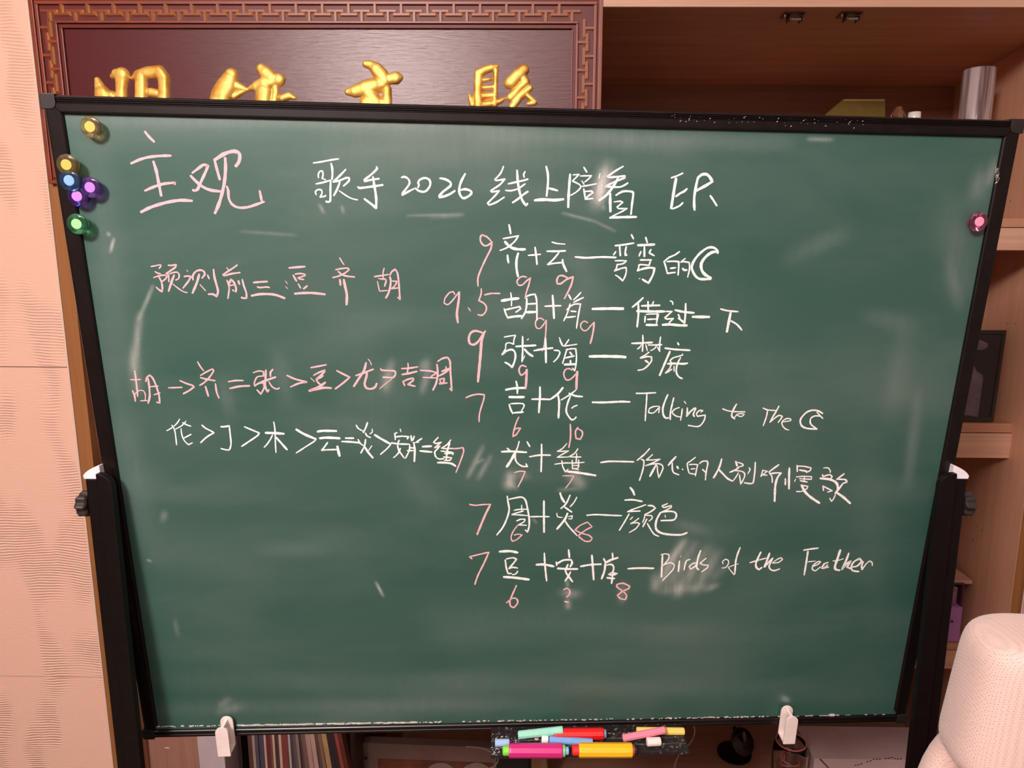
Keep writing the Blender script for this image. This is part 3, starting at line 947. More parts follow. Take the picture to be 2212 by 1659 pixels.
20:1005,575 960,680 905,790
c
16:1530,635 1690,635
16:1690,635 1640,720 1575,805
c
22:222,1035 300,1050 400,1040 520,1035
32:515,1040 450,1170 390,1310 330,1460
w
c
26:752,920 765,1010 780,1110 750,1230 690,1360 605,1468
26:780,965 870,945 960,935 1010,980 1040,1110 1060,1230 1060,1350 1035,1425 1005,1395
18:955,1045 955,1130
22:850,1120 930,1105 1020,1105
22:980,1130 870,1160 820,1180 930,1185 1050,1195
22:885,1270 940,1245 1000,1245 990,1280 910,1325 1025,1330
c
30:1268,985 1268,1200 1270,1430
24:1070,1210 1200,1208 1345,1210
c
34:1495,875 1520,950 1560,1010
26:1635,905 1600,990 1560,1050 1505,1095
20:1730,935 1690,1010 1635,1070
28:1560,1075 1660,1145
18:1450,1160 1460,1210 1530,1220
34:1600,1160 1560,1250 1450,1385
24:1560,1260 1620,1350 1735,1475
18:1610,1210 1665,1195 1660,1240 1615,1240
c
26:1870,1190 2000,1180 2200,1190 2360,1195
p
c
20:895,1335 840,1410 805,1500 825,1555 890,1530 960,1465 900,1455 850,1470
c
22:1880,1285 1780,1330 1705,1395 1790,1440 1900,1470 1945,1510 1920,1550 1850,1555 1760,1490 1760,1470 1850,1400 1945,1350 1880,1285
R 1280 950 6.9125 w
c
28:120,338 250,322 400,322 615,328
c
26:850,130 780,210 665,305
24:725,290 765,310 760,400 735,500 700,605
22:895,220 850,260 805,300 900,300 1005,290 930,330 790,385 880,365 980,355 1040,380 1050,430 1020,500 990,560 970,470 965,385
34:950,370 900,460 855,545
c
34:1245,250 1180,320 1130,380
24:1190,345 1190,430 1210,490 1290,522
32:1260,395 1280,430
18:1335,432 1350,450
c
22:1535,260 1460,320 1415,350 1420,420 1440,495
22:1445,370 1510,365 1570,372 1550,450 1535,540
22:1470,435 1530,430
22:1450,500 1540,515
24:1595,355 1640,320 1710,315 1720,360 1700,450 1690,520 1685,600
26:1640,440 1680,480
c
34:560,710 600,760 625,825
30:480,900 600,895 740,920
24:795,968 680,1010 580,1045 520,1078
28:520,1070 620,1065 710,1062
26:545,1105 480,1220 400,1350
20:600,1150 560,1190
22:690,1170 630,1215 570,1250 660,1235 700,1250 650,1320 545,1385
28:825,980 900,985 935,1020 870,1070 780,1115
20:780,1115 770,1180 745,1235
22:790,1125 880,1130 890,1170 840,1215
26:810,1180 780,1240 750,1300
24:815,1245 870,1340 920,1410 990,1440
c
24:1120,950 1040,985 1060,1010 1175,980 1170,1010 1050,1070 1010,1085
30:1010,1085 1130,1065 1230,1080 1250,1140 1210,1195 1020,1205
36:1010,1090 960,1180 940,1280 960,1350 1040,1395 1180,1415 1330,1415 1410,1385
14:1080,1120 1090,1160
R 1540 960 6.9125 w
c
30:130,215 95,340 20,480 5,500
28:85,370 160,450 220,510 295,548
c
20:295,548 340,490 380,420
34:340,250 360,320
22:370,265 440,290 450,315 360,345
28:250,415 320,385 380,350
22:330,390 430,400 475,440 460,510 415,590 395,450
20:535,345 555,370 520,440
26:632,265 625,400 605,550 590,580 530,582 465,570
c
22:745,380 715,480
20:740,385 810,400 720,470
22:725,450 810,460
28:985,300 900,360 835,410
22:835,410 880,480 885,570
28:845,440 930,425 1015,425
36:1015,425 960,500 930,620 920,850
c
30:1080,510 1080,600
34:1140,350 1135,500 1135,665
16:1235,515 1215,555
26:1255,310 1258,405
22:1250,325 1350,325 1465,350 1450,390 1390,420
30:1290,380 1400,400
20:1240,485 1350,475 1470,480 1470,520 1290,510
24:1300,540 1410,560
18:1365,470 1360,560
22:1245,700 1320,700 1400,660 1415,625 1320,605
40:1320,605 1370,700 1450,780 1590,875
c
20:1650,350 1720,350 1750,390 1750,420
26:1635,450 1640,480 1740,450 1780,480 1750,520
40:1600,505 1740,520 1830,560 1860,610 1860,660
22:1650,690 1640,620 1720,660 1780,690 1710,710
28:1960,435 1900,480 1850,515 1920,520 1980,525 2000,560 1940,580
34:1940,580 1880,660 1820,730
20:1830,740 1800,810 1770,850 1740,800
40:1850,720 1950,790 2050,880
R 1000 1170 5.53 p
c
20:110,205 80,180 200,150 310,125
22:310,125 250,260 180,400 142,510
w
c
34:435,118 560,112 655,130
22:505,215 520,320 540,380 580,378
22:520,205 600,190 640,210 600,260 550,320 600,305 655,315
20:655,350 630,385 590,392
36:485,420 620,430 790,452
c
24:972,135 980,280 1000,470
34:875,275 970,272 1085,295
c
26:1262,95 1272,190
24:1120,285 1115,240
28:1120,265 1200,220 1290,215 1305,250 1280,300
30:1130,318 1250,325 1370,325
26:1255,270 1225,350 1260,410 1310,480
24:1285,360 1260,410 1220,470
c
28:1540,160 1550,290 1562,455
28:1405,295 1520,275 1650,268
c
26:1680,200 1700,240
24:1785,135 1790,200
32:1850,190 1760,220 1700,255
28:1700,260 1690,350 1655,445
24:1715,280 1770,270 1800,300 1790,360 1740,390 1790,400 1840,380 1780,370
30:1720,430 1810,440
24:1790,380 1775,500
c
26:1970,322 2090,315 2240,318 2280,318
p
c
22:640,520 600,610 560,710 570,770 610,785 655,730 640,680 590,675 520,730
c
18:1200,575 1240,555 1275,580 1270,630 1235,662
22:1215,715 1260,722
c
22:1910,590 1840,540 1840,510 1910,495 1990,530 1980,560 1910,590 1845,640 1880,680 1940,690 1955,640 1910,590
R 1380 1160 8.5077 w
c
36:-20,565 150,568 275,570
c
38:435,325 425,500 415,735
26:405,325 480,305 550,320 550,390 490,470 420,540 500,490 580,470 650,510 630,590 540,690 430,800
c
36:745,435 725,635
24:770,350 772,358
c
30:940,410 880,430 850,500 830,605
c
28:1060,470 980,490 925,540 950,590 1040,530 1060,480
36:1135,245 1090,370 1065,500 1060,560 1100,600
c
28:1235,390 1170,440 1125,480 1180,510 1270,515 1260,560 1150,640
c
24:1550,490 1535,450 1590,405 1645,430 1640,500 1590,560 1530,565
c
36:1860,190 1810,320 1780,440 1770,560 1760,680
20:1750,695 1690,620 1640,555 1730,520 1830,490
R 1600 1170 7.373 w
c
36:320,165 270,270 240,350 250,410 290,445 335,410
24:145,335 240,305 410,260
c
38:460,180 420,290 375,405
32:385,400 450,320 510,260
30:510,260 470,340 450,400 480,445 540,460 620,430
c
22:500,340 600,330 665,280 640,255 580,280 500,340
c
30:1000,135 1080,120 1235,100
34:1070,150 1045,320 1010,530
20:1070,320 1190,308
c
26:1160,390 1230,360 1270,320 1230,315 1150,380 1140,440 1190,465 1270,400
c
32:1390,330 1330,350 1290,420 1330,420 1380,370 1360,410 1400,405
c
44:1585,130 1540,270 1500,390 1510,440 1575,455
20:1465,305 1540,300 1635,270
c
38:1720,180 1680,290 1610,440 1680,350 1750,310 1690,400 1740,425
c
36:1770,400 1850,390 1930,310 1890,270 1800,320 1760,400 1780,460 1880,475
c
36:1950,320 1925,380 1935,445
24:1935,445 1990,360 2050,305 2090,330 2095,380
"""
# ------------------------------------------------------------ chalkboard: surface with wiped dust, aluminium frame, corner caps
bd=empty('chalkboard',BP(0,-BH/2,0),'large green chalkboard in a black frame covered with white and pink handwriting','chalkboard')
FW=0.0205
SUR=-0.004     # writing surface sits 4 mm behind the face of the frame
def PS(px,py,h=0.0): return PB(px,py,SUR+h)
nx,ny=640,490
uu=np.linspace(-BW/2+FW*0.8,BW/2-FW*0.8,nx); vv=np.linspace(-BH/2+FW*0.5,BH/2-FW*0.8,ny)
UU,VV=np.meshgrid(uu,vv); Nn,Un,Vn=[np.array(q) for q in (N,U,V)]
P=np.array(BC)+UU.ravel()[:,None]*Un+VV.ravel()[:,None]*Vn+Nn*SUR
dust=np.zeros(UU.size)
def uvp(px,py): return buv(PS(px,py))
# smears left by sleeves, fingers and the wiper: x1,y1,x2,y2,radius (px),strength
SM='''1312,362,1288,440,15,.62 1303,372,1293,435,9,.4 1300,445,1308,452,4,.3 1478,1168,1418,1270,13,.40 1476,1170,1446,1215,6,.35 1503,1172,1440,1272,12,.24 1530,1182,1462,1282,16,.30 1552,1190,1500,1278,14,.26 1415,1240,1412,1275,11,.22
1425,1278,1540,1265,12,.20 1545,1245,1560,1230,12,.12 1463,1255,1466,1288,8,.24 1525,1275,1552,1262,8,.2 1043,965,1010,1032,6,.34 1060,985,1032,1036,6,.26 1030,1000,1045,992,4,.26 1104,1030,1100,1046,13,.42 1098,1038,1118,1058,6,.3 1118,1022,1140,1030,9,.18 1240,1030,1252,1044,15,.28 1205,1058,1245,1056,5,.25
1225,1256,1226,1264,5,.3 1215,1280,1250,1284,12,.30 1226,1295,1228,1315,8,.34 1347,1262,1343,1302,11,.2 846,782,832,842,9,.24 836,800,836,845,14,.10 922,778,914,800,10,.30 925,800,912,846,8,.25 330,618,300,690,4,.40 302,680,288,800,8,.30 288,760,296,850,13,.16 246,516,238,545,3,.7 234,505,236,507,3,.5
700,320,1250,345,50,.06 720,262,1150,285,24,.06 1745,300,1800,302,4,.35 380,1650,1000,1500,60,.03 340,1470,1900,1490,35,.05 340,1530,1200,1520,25,.07 812,1258,828,1288,3,.75 470,1540,520,1525,12,.12 1150,1120,1160,1130,3,.3 560,1185,700,1190,20,.07 520,500,640,508,3,.18 690,442,700,460,3,.4 738,445,742,460,3,.35
2150,345,2135,400,10,.2 2122,370,2110,430,20,.15 2050,440,2085,640,40,.07 2050,560,2070,660,12,.1 1960,690,1925,900,30,.06 1985,850,1960,1050,14,.1 1010,400,1300,430,30,.05 200,300,260,800,40,.06 240,800,330,1200,34,.05 330,1180,600,1240,60,.035 700,900,860,960,60,.045 1450,950,1800,1060,60,.03
1100,690,1300,640,50,.05 1240,560,1270,600,30,.05 930,470,1000,466,4,.14 1215,460,1285,478,2.6,.40 880,466,1000,463,2.6,.3 1285,478,1330,500,2.6,.3 700,640,900,1000,70,.03 870,1020,960,1090,36,.05 1500,600,1700,900,90,.03 1460,1130,1530,1150,14,.10 1700,560,1830,500,24,.08 1860,900,1900,1350,50,.03 940,1330,1500,1370,46,.045
356,1105,352,1125,7,.18 378,1340,384,1372,5,.18 320,1210,325,1212,3,.35 1690,1505,1705,1516,8,.3 480,1522,492,1512,10,.14 600,760,620,870,20,.07 480,820,500,900,16,.07 1870,680,1960,700,20,.07 150,260,1050,262,14,.10 1050,290,1700,310,18,.10 1300,300,1500,330,30,.05'''
for t in SM.split():
    x1,y1,x2,y2,r,s=[float(q) for q in t.split(',')]
    a=uvp(x1,y1); c=uvp(x2,y2); rr=r*0.00058
    dx,dy=c[0]-a[0],c[1]-a[1]; L=dx*dx+dy*dy+1e-12; X=UU.ravel(); Y=VV.ravel()
    tr=((X-a[0])*dx+(Y-a[1])*dy)/L; tt=np.clip(tr,0,1); tap=1.0 if L**.5<rr*2.2 else 0.30+0.70*np.sin(np.pi*np.clip(tr*0.94+0.03,0,1))**0.7; d=np.hypot(X-a[0]-tt*dx,Y-a[1]-tt*dy)/rr
    dust=np.maximum(dust,0)+s*tap*(1.0 if r>6 else 0.75)*np.exp(-(d**2)*(1.1 if r>20 else 0.9)*1.0)*(1-dust*0.6)*(1.0 if r>20 else np.clip(1.15-d*0.15,0,1))
me=grid_fast('writing_surface',P,nx,ny); at=me.attributes.new('dust','FLOAT','POINT'); at.data.foreach_set('value',dust.astype(np.float32))
g=mat('green_board_enamel',(0.04,0.12,0.08),0.40,spec=0.75)
tc=nd(g,'ShaderNodeTexCoord'); ga=nd(g,'ShaderNodeAttribute',attribute_name='dust')
def mapn(scale,rot=0.0,det=4.0,loc=(0,0,0)):
    mp=nd(g,'ShaderNodeMapping'); mp.inputs['Scale'].default_value=scale; mp.inputs['Rotation'].default_value=(0,rot,0); mp.inputs['Location'].default_value=loc
    lk(g,tc.outputs['Object'],mp.inputs[0]); n=nd(g,'ShaderNodeTexNoise',i_Scale=1.0,i_Detail=det,i_Roughness=0.6,i_Distortion=0.3); lk(g,mp.outputs[0],n.inputs[0]); return n
w1=mapn((1.6,1,5.0),0.08); w2=mapn((110,10,16),0.5,5.0); w3=mapn((3.5,9,11),-0.35,5.0,(3,1,2)); w4=mapn((420,420,420),0,3.0)
r1=ramp(g,[(0.35,(0,0,0)),(0.72,(1,1,1))]); lk(g,w1.outputs[0],r1.inputs[0])
r3=ramp(g,[(0.45,(0,0,0)),(0.75,(1,1,1))]); lk(g,w3.outputs[0],r3.inputs[0])
def math_(op,a,c,d=None):
    n=nd(g,'ShaderNodeMath',operation=op)
    for i,q in enumerate((a,c,d)):
        if q is None: continue
        if isinstance(q,(int,float)): n.inputs[i].default_value=q
        else: lk(g,q,n.inputs[i])
    return n.outputs[0]
haze=math_('MULTIPLY_ADD',r1.outputs[0],0.035,0.012); haze=math_('MULTIPLY_ADD',r3.outputs[0],0.05,haze)
brk=math_('MULTIPLY_ADD',w2.outputs[0],1.3,0.30); brk2=math_('MULTIPLY_ADD',w4.outputs[0],0.9,0.55)
sm=math_('MULTIPLY',ga.outputs['Fac'],brk); sm=math_('MULTIPLY',sm,0.85); sm=math_('MULTIPLY',sm,brk2)
tot=math_('ADD',haze,sm); tot=math_('MINIMUM',tot,0.85)
mx=nd(g,'ShaderNodeMix',data_type='RGBA'); lk(g,tot,mx.inputs[0]); mx.inputs[6].default_value=(0.017,0.082,0.061,1); mx.inputs[7].default_value=(0.66,0.65,0.63,1)
lk(g,mx.outputs[2],pb(g).inputs['Base Color'])
rr_=math_('MULTIPLY_ADD',tot,0.4,0.37); lk(g,rr_,pb(g).inputs['Roughness'])
bumpit(g,w4.outputs[0],0.10,0.0004)
ws=link('writing_surface',me,g,bd)
blk=noisy('black_anodised_aluminium',(0.005,0.003,0.003),(0.008,0.005,0.005),(60,60,60),0.32,spec=0.34)
# dusty scuffs on the frame where hands touch it
def bar(pa,pb_,profile,name,axis_u):
    """extrude profile (list of (offset inward, height n)) from pa to pb_"""
def frame_side(side):
    b=B(); T=0.018
    prof=[(0.0,-T),(0.0,-0.0035),(0.0014,-0.0006),(0.0026,0.0000),(0.0031,-0.0014),(0.0040,-0.0014),(0.0049,0.0),(0.0054,-0.0014),(0.0063,-0.0014),(0.0072,0.0),(0.0077,-0.0014),(0.0086,-0.0014),(0.0096,-0.0001),(0.0176,0.0),(0.0184,0.0009),(0.0192,0.0008),(0.0205,-0.0010),(0.0212,-0.0042),(0.0212,-T)] if side=='t' else [(0.0,-T),(0.0,-0.0030),(0.0016,-0.0004),(0.0050,0.0),(0.0056,-0.0008),(0.0064,-0.0008),(0.0070,0.0),(0.0118,0.0),(0.0130,-0.0012),(0.0134,-0.0042),(0.0134,-T)] if side=='b' else \
         [(0.0,-T),(0.0,-0.0030),(0.0020,-0.0002),(0.0045,0.0),(0.0190,0.0),(0.0206,-0.0010),(0.0212,-0.0042),(0.0212,-T)]
    hw,hh=BW/2,BH/2
    if side=='t': f=lambda s,o,h: BP(s*(hw-o),hh-o,h)
    if side=='b': f=lambda s,o,h: BP(s*(hw-o),-hh+o,h)
    if side=='l': f=lambda s,o,h: BP(-hw+o,s*(hh-o),h)
    if side=='r': f=lambda s,o,h: BP(hw-o,s*(hh-o),h)
    b.rings([[f(s,o,h) for o,h in prof] for s in (-0.999,0.999)])
    return b.done('frame_rail',blk,bd)
for s in 'tblr': frame_side(s)
b=B(); b.obox(BP(0,0,-0.014),U,V,N,BW/2-0.0215,BH/2-0.0215,0.004); b.done('backing_board',mat('grey_backing',(0.12,0.12,0.12),0.7),bd)
cap=noisy('corner_cap_plastic',(0.016,0.011,0.010),(0.022,0.015,0.014),(80,80,80),0.45)
for su in (-1,1):
    for sv in (-1,1):
        b=B(); pts=[]
        hw,hh,s=BW/2+0.0022,BH/2+0.0014,0.0175
        def q(a,c): return BP(su*(hw-a),sv*(hh-c),-0.0195)
        pts=[q(0.002,0),q(0.005,0),q(s,0)]+[q(s-0.007*(1-math.cos(t)),s-0.007+0.007*math.sin(t)) for t in [k*math.pi/12 for k in range(0,7)]]+[q(0,s),q(0,0.004)]
        b.prism(pts,N*0.0205); b.done('corner_cap',cap,bd,bevel=0.0009)
# loose chalk dust gathered on the lower lip
dm=noisy('loose_chalk_dust',(0.50,0.42,0.38),(0.80,0.72,0.68),(90,90,90),0.95,spec=0.1)
b=B()
for i in range(420):
    t=rng.random(); px=340+1570*t; wgt=1.0 if (520<px<940 or rng.random()<0.4) else 0.3
    if rng.random()>wgt: continue
    py=1571+(1545-1571)*(px-340)/1570-rng.random()*2.2; p=PS(px,py,0.0003+rng.random()*0.0006); L=0.0008+rng.random()*(0.0045 if 520<px<900 else 0.0016)
    b.obox(p,U,V,N,L,0.0004+0.0005*rng.random(),0.0003)
for i in range(55):
    t=rng.random(); px=1440+430*t; py=243+0.0285*(px-1300)+rng.random()*18; p=PB(px,py,0.0002+0.0004*rng.random()); s_=0.0001+0.00025*rng.random(); b.obox(p,(U+V*0.5).normalized(),V,N,s_*2.5,s_,0.0002)
for i in range(40):
    p=PB(2150+8*rng.random(),360+35*rng.random(),0.0002); s_=0.00015+0.0004*rng.random(); b.obox(p,(U*0.3+V).normalized(),V,N,s_*2,s_,0.0002)
p=PS(1797,1545,0.001); b.obox(p,U,V,N,0.004,0.0018,0.001)
b.done('chalk_dust',dm,bd,kind='stuff')
# ------------------------------------------------------------ handwriting, one mesh for each character
def chalk(name,c,a=0.93):
    m=mat(name,c,0.95,spec=0.1); tc=nd(m,'ShaderNodeTexCoord')
    n=nd(m,'ShaderNodeTexNoise',i_Scale=620.0,i_Detail=3.0,i_Roughness=0.7); lk(m,tc.outputs['Object'],n.inputs[0])
    r=ramp(m,[(0.27,(0.25,0.25,0.25)),(0.42,(a,a,a))]); lk(m,n.outputs[0],r.inputs[0]); lk(m,r.outputs[0],pb(m).inputs['Alpha']); bumpit(m,n.outputs[0],0.4,0.0004); return m
CHK={'w':chalk('white_chalk',(0.97,0.93,0.92),0.97),'p':chalk('pink_chalk',(0.93,0.50,0.55),0.97)}
hgt=0.0002
def ribbon(b,pts,wd,h):
    # smooth the traced points, then lay a ribbon with rounded, slightly uneven edges
    P=[np.array(p) for p in pts]; Q=[]
    for i in range(len(P)-1):
        p0=P[max(i-1,0)]; p1=P[i]; p2=P[i+1]; p3=P[min(i+2,len(P)-1)]
        def turn(a,c,e):
            v1=c-a; v2=e-c; return (v1@v2)/(np.linalg.norm(v1)*np.linalg.norm(v2)+1e-9)
        t1=(p2-p0)*0.5 if i>0 and turn(p0,p1,p2)>0.35 else (p2-p1); t2=(p3-p1)*0.5 if i<len(P)-2 and turn(p1,p2,p3)>0.35 else (p2-p1)
        L=np.linalg.norm(p2-p1); lim=1.1*L
        t1=t1*min(1,lim/(np.linalg.norm(t1)+1e-9)); t2=t2*min(1,lim/(np.linalg.norm(t2)+1e-9))
        m=max(2,int(L/0.0035))
        for k in range(m):
            s=k/m; Q.append((2*s**3-3*s**2+1)*p1+(s**3-2*s**2+s)*t1+(-2*s**3+3*s**2)*p2+(s**3-s**2)*t2)
    Q.append(P[-1]); n=len(Q); hw=wd/2
    def disc(c,r):
        vs=[b.bm.verts.new(BP(c[0]+r*math.cos(a),c[1]+r*math.sin(a),h)) for a in [2*math.pi*k/8+0.3 for k in range(8)]]; b.bm.faces.new(vs)
    prev=None; ja=0
    for i in range(n):
        d=Q[min(i+1,n-1)]-Q[max(i-1,0)]; L=np.linalg.norm(d)
        if L<1e-9: continue
        d=d/L; nn=np.array((-d[1],d[0])); e=min(i,n-1-i)/max(n-1,1)
        wv=hw*(0.80+0.20*min(1,e*8))*(1+0.10*math.sin(i*1.7+wd*9e4)+rng.normal()*0.035)
        sharp=False
        if 0<i<n-1:
            a1=Q[i]-Q[i-1]; a2=Q[i+1]-Q[i]; sharp=(a1@a2)/(np.linalg.norm(a1)*np.linalg.norm(a2)+1e-9)<0.5
        if sharp:
            # finish the leg and start a new one: a corner of the stroke
            a1=a1/np.linalg.norm(a1); n1=np.array((-a1[1],a1[0])); l=b.bm.verts.new(BP(*(Q[i]+n1*wv),h)); r=b.bm.verts.new(BP(*(Q[i]-n1*wv),h))
            if prev: b.bm.faces.new((prev[0],prev[1],r,l))
            disc(Q[i],wv); a2=a2/np.linalg.norm(a2); n2=np.array((-a2[1],a2[0]))
            prev=(b.bm.verts.new(BP(*(Q[i]+n2*wv),h)),b.bm.verts.new(BP(*(Q[i]-n2*wv),h))); continue
        l=b.bm.verts.new(BP(*(Q[i]+nn*wv),h)); r=b.bm.verts.new(BP(*(Q[i]-nn*wv),h))
        if prev: b.bm.faces.new((prev[0],prev[1],r,l))
        prev=(l,r)
        if i in (0,n-1):
            ex=d*(wv*0.55)*(-1 if i==0 else 1); a=b.bm.verts.new(BP(*(Q[i]+nn*wv*0.6+ex),h)); c=b.bm.verts.new(BP(*(Q[i]-nn*wv*0.6+ex),h)); b.bm.faces.new((l,a,c,r))
cur=None; col='w'; nchar=0
def flush():
    global cur,nchar
    if cur is not None and len(cur.bm.verts):
        me=bpy.data.meshes.new('chalk_character'); cur.bm.to_mesh(me); cur.bm.free(); link('chalk_character',me,CHK[col],ws); nchar+=1
    elif cur is not None: cur.bm.free()
    cur=None
OFF[ws.name]=OFF[bd.name]; lev=0
for ln in INK.strip().splitlines():
    ln=ln.strip()
    if not ln: continue
    t=ln.split()
    if t[0]=='R': flush(); ox,oy,sc_=float(t[1]),float(t[2]),float(t[3]); col=t[4]; continue
    if t[0] in ('w','p') and len(t)==1: flush(); col=t[0]; continue
    if t[0]=='k': flush(); col=t[1]; continue
    if t[0]=='c': flush(); cur=B(); continue
    wd,first=t[0].split(':'); t[0]=first; wd=float(wd)
    pts=[tuple(map(float,q.split(','))) for q in t]; pts=[uvp(ox+a/sc_,oy+c/sc_) for a,c in pts]
    mmx=0.00062*wd/sc_*(1.0); lev=(lev+1)%7
    ribbon(cur,pts,mmx,SUR+0.00025+lev*0.00003)
flush()
# ------------------------------------------------------------ stand: two posts, brackets, knobs, white end caps, feet
st=empty('board_stand',(0.0,0.95,0.0),'black steel stand with two upright posts, white end caps and side knobs holding the board','stand')
blk2=noisy('black_powder_coat',(0.004,0.0025,0.0025),(0.006,0.004,0.004),(90,90,90),0.42,spec=0.25)
wc=noisy('white_cap_plastic',(0.80,0.76,0.80),(0.86,0.82,0.86),(50,50,50),0.4)
for side in (-1,1):
    if side<0: Yp,pa,pb2,pc=0.893,183,218,252
    else: Yp,pa,pb2,pc=0.968,2090,2057,2020
    a=PY(pa,1030,Yp); m_=PY(pb2,1030,Yp); c=PY(pc,1030,Yp); zt2=a.z
    x0,x1=sorted((a.x,m_.x)); y1=Yp+0.028
    b=B(); b.box(x0,x1,Yp,y1,0.05,zt2-0.002); b.done('post',blk2,st,bevel=0.003)
    xi0,xi1=sorted((m_.x,c.x)); xi0+=0.0008; xi1-=0.0003
    # inner rail with a rounded outer shoulder, in front of the board's edge
    top=PY(pb2,1018,Yp).z
    ou=[]; wdt=xi1-xi0
    for k in range(9):
        t=k/8*math.pi/2; ou.append((math.sin(t),math.cos(t)))
    outl=[]
    for sx,cz in ou:
        xx_=(xi0+wdt*sx) if side<0 else (xi1-wdt*sx); outl.append(Vector((xx_,Yp-0.012,top-0.018*(1-cz))))
    xo=xi1 if side<0 else xi0; xn=xi0 if side<0 else xi1
    outl+= [Vector((xo,Yp-0.012,0.05)),Vector((xn,Yp-0.012,0.05))]
    b=B(); b.prism(outl,Vector((0,0.0105 if side<0 else 0.0105,0))); b.done('sliding_rail',blk2,st,bevel=0.0012)
    # white domed cap
    b=B(); n=10; rs=[]
    zc_=PY(pa,1033,Yp).z; ht=PY(pb2,1005,Yp).z-zc_; W_=x1-x0
    xo=x0 if side<0 else x1; s=1 if side<0 else -1
    pr=[Vector((xo-s*0.0012,Yp-0.001,zc_-0.001)),Vector((xo-s*0.0014,Yp-0.001,zc_+0.004))]
    for k in range(9):
        t=k/8*math.pi/2; pr.append(Vector((xo-s*0.0014+s*(W_+0.001)*math.sin(t)**1.0*1.0*(k/8)**0.35,Yp-0.001,zc_+0.004+(ht-0.004)*(1-(1-k/8)**1.8))))
    pr.append(Vector((xo+s*(W_+0.0),Yp-0.001,zc_-0.001)))
    b.prism(pr,Vector((0,0.030,0))); b.done('end_cap',wc,st,bevel=0.002,seg=3)
    # ribbed clamp knob on the outer side
    kz=PY(150 if side<0 else 2115,1095,Yp).z; ax=Vector((-s,0,0)); o=Vector((xo,Yp+0.014,kz))
    b=B(); b.lathe(o,ax,[(0,0.006),(0.004,0.006)],14)
    R=[]
    for h,r in ((0.003,0.014),(0.005,0.0165),(0.014,0.0175),(0.0185,0.014),(0.0195,0.010)):
        R.append([o+ax*h+Vector((0,math.cos(t),math.sin(t)))*r*(1+0.10*math.cos(8*t)) for t in [2*math.pi*k/48 for k in range(48)]])
    b.rings(R); b.done('knob',noisy('knob_rubber',(0.02,0.014,0.013),(0.03,0.022,0.02),(90,90,90),0.5),st,smooth=False)
    b=B(); b.box(x0-0.004,x1+0.004,Yp-0.28,Yp+0.30,0.02,0.05); b.done('foot',blk2,st,bevel=0.004)
    for yy in (Yp-0.26,Yp+0.28):
        b=B(); b.lathe(Vector(((x0+x1)/2-0.010,yy,0.0205)),Vector((1,0,0)),[(0,0.020),(0.020,0.020)],20); b.done('caster',blk2,st)
    b=B(); p=BP(side*(BW/2-0.004),buv(Vector((0,Yp,kz)))[1],-0.0185) ; b.lathe(Vector((xo+s*W_,Yp+0.0235,kz)),Vector((s,0,0)),[(-0.004,0.004),(0.009,0.004)],12); b.done('pivot_bolt',blk2,st)
b=B(); b.box(-0.60,0.60,0.935,0.955,0.10,0.13); b.done('crossbar',blk2,st,bevel=0.003)
# ------------------------------------------------------------ chalk tray
FO=PB(1060,1583,-0.001)            # a point of the tray floor, floor plane is perpendicular to the board
def PT(px,py,h=0.0): return PP(px,py,FO+V*h,V)
uL=buv(PB(1061,1568))[0]; uR=buv(PB(1472,1566))[0]; vF=buv(FO)[1]; D=(PT(1060,1636)-BC).dot(N)
ty=empty('chalk_tray',BP((uL+uR)/2,vF-0.003,D/2),'narrow black metal chalk tray dusted white, fixed under the middle of the board','tray')
b=B(); dR=(PT(1492,1632)-BC).dot(U)-uR
prof=[(0.0006,0.0115),(0.0020,0.0115),(0.0022,0.0),(D*0.30,0.0),(D*0.33,0.0012),(D*0.36,0.0),(D*0.58,0.0),(D*0.61,0.0012),(D*0.64,0.0),(D-0.001,0.0),(D,0.0035),(D+0.0012,0.0035),(D+0.0012,-0.0016),(0.0006,-0.0016)]
b.rings([[BP(u+(k*dR*n_/D),vF+v_,n_) for n_,v_ in prof] for u,k in ((uL,0),(uR,1))])
tm=noisy('dusty_black_tray',(0.012,0.009,0.009),(0.30,0.25,0.24),(160,160,160),0.6,detail=5,lo=0.57,hi=0.74)
b.done('tray_channel',tm,ty)
b=B()
for i in range(260):
    if i<170: px=1062+rng.random()*400; py=1582+rng.random()*4
    else: px=1062+rng.random()*60; py=1590+rng.random()*45
    p=PT(px,py,0.0004); s=0.00018+rng.random()*0.00042; b.obox(p,U,N,V,s*1.6,s,s*0.7)
b.done('chalk_crumbs',dm,ty,kind='stuff')
def pxt(x,y): return 1040+x/4.424,1540+y/4.424
def stick(name,a,c,r,col,label,cat='chalk',h=0.0,h2=None,n=8,group=None,rough=0.9):
    A=PT(*pxt(*a),r+h+0.0004); Cc=PT(*pxt(*c),r+(h if h2 is None else h2)+0.0004); ax=(Cc-A); L=ax.length; b=B()
    b.lathe(A,ax,[(0,r*0.86),(0.0012,r),(L-0.0012,r*0.97),(L,r*0.84)],n,ph=math.pi/8)
    m=noisy('_'.join(label.split()[:3])+'_surface',tuple(q*0.93 for q in col),col,(110,110,110),rough,bump=0.2,dist=0.0004,spec=0.2)
    o=b.done(name,m,loc=A); tag(o,label,cat,group); return o
stick('chalk_stick',(352,213),(780,165),0.0064,(0.36,0.78,0.62),'mint green stick of chalk at the back of the tray','chalk',h=0.001,h2=0.0105,n=10)
stick('chalk_stick',(648,256),(1064,282),0.0056,(0.22,0.42,0.80),'blue stick of chalk lying between the chalk holders','chalk',n=10,h=0.001)
stick('chalk_stick',(575,252),(640,256),0.0056,(0.88,0.86,0.84),'white chalk end touching the blue stick of chalk','chalk',n=12,h=0.001)
stick('chalk_stick',(130,287),(268,283),0.0056,(0.38,0.56,0.86),'short pale blue piece of chalk at the left end of the tray','chalk',n=12)
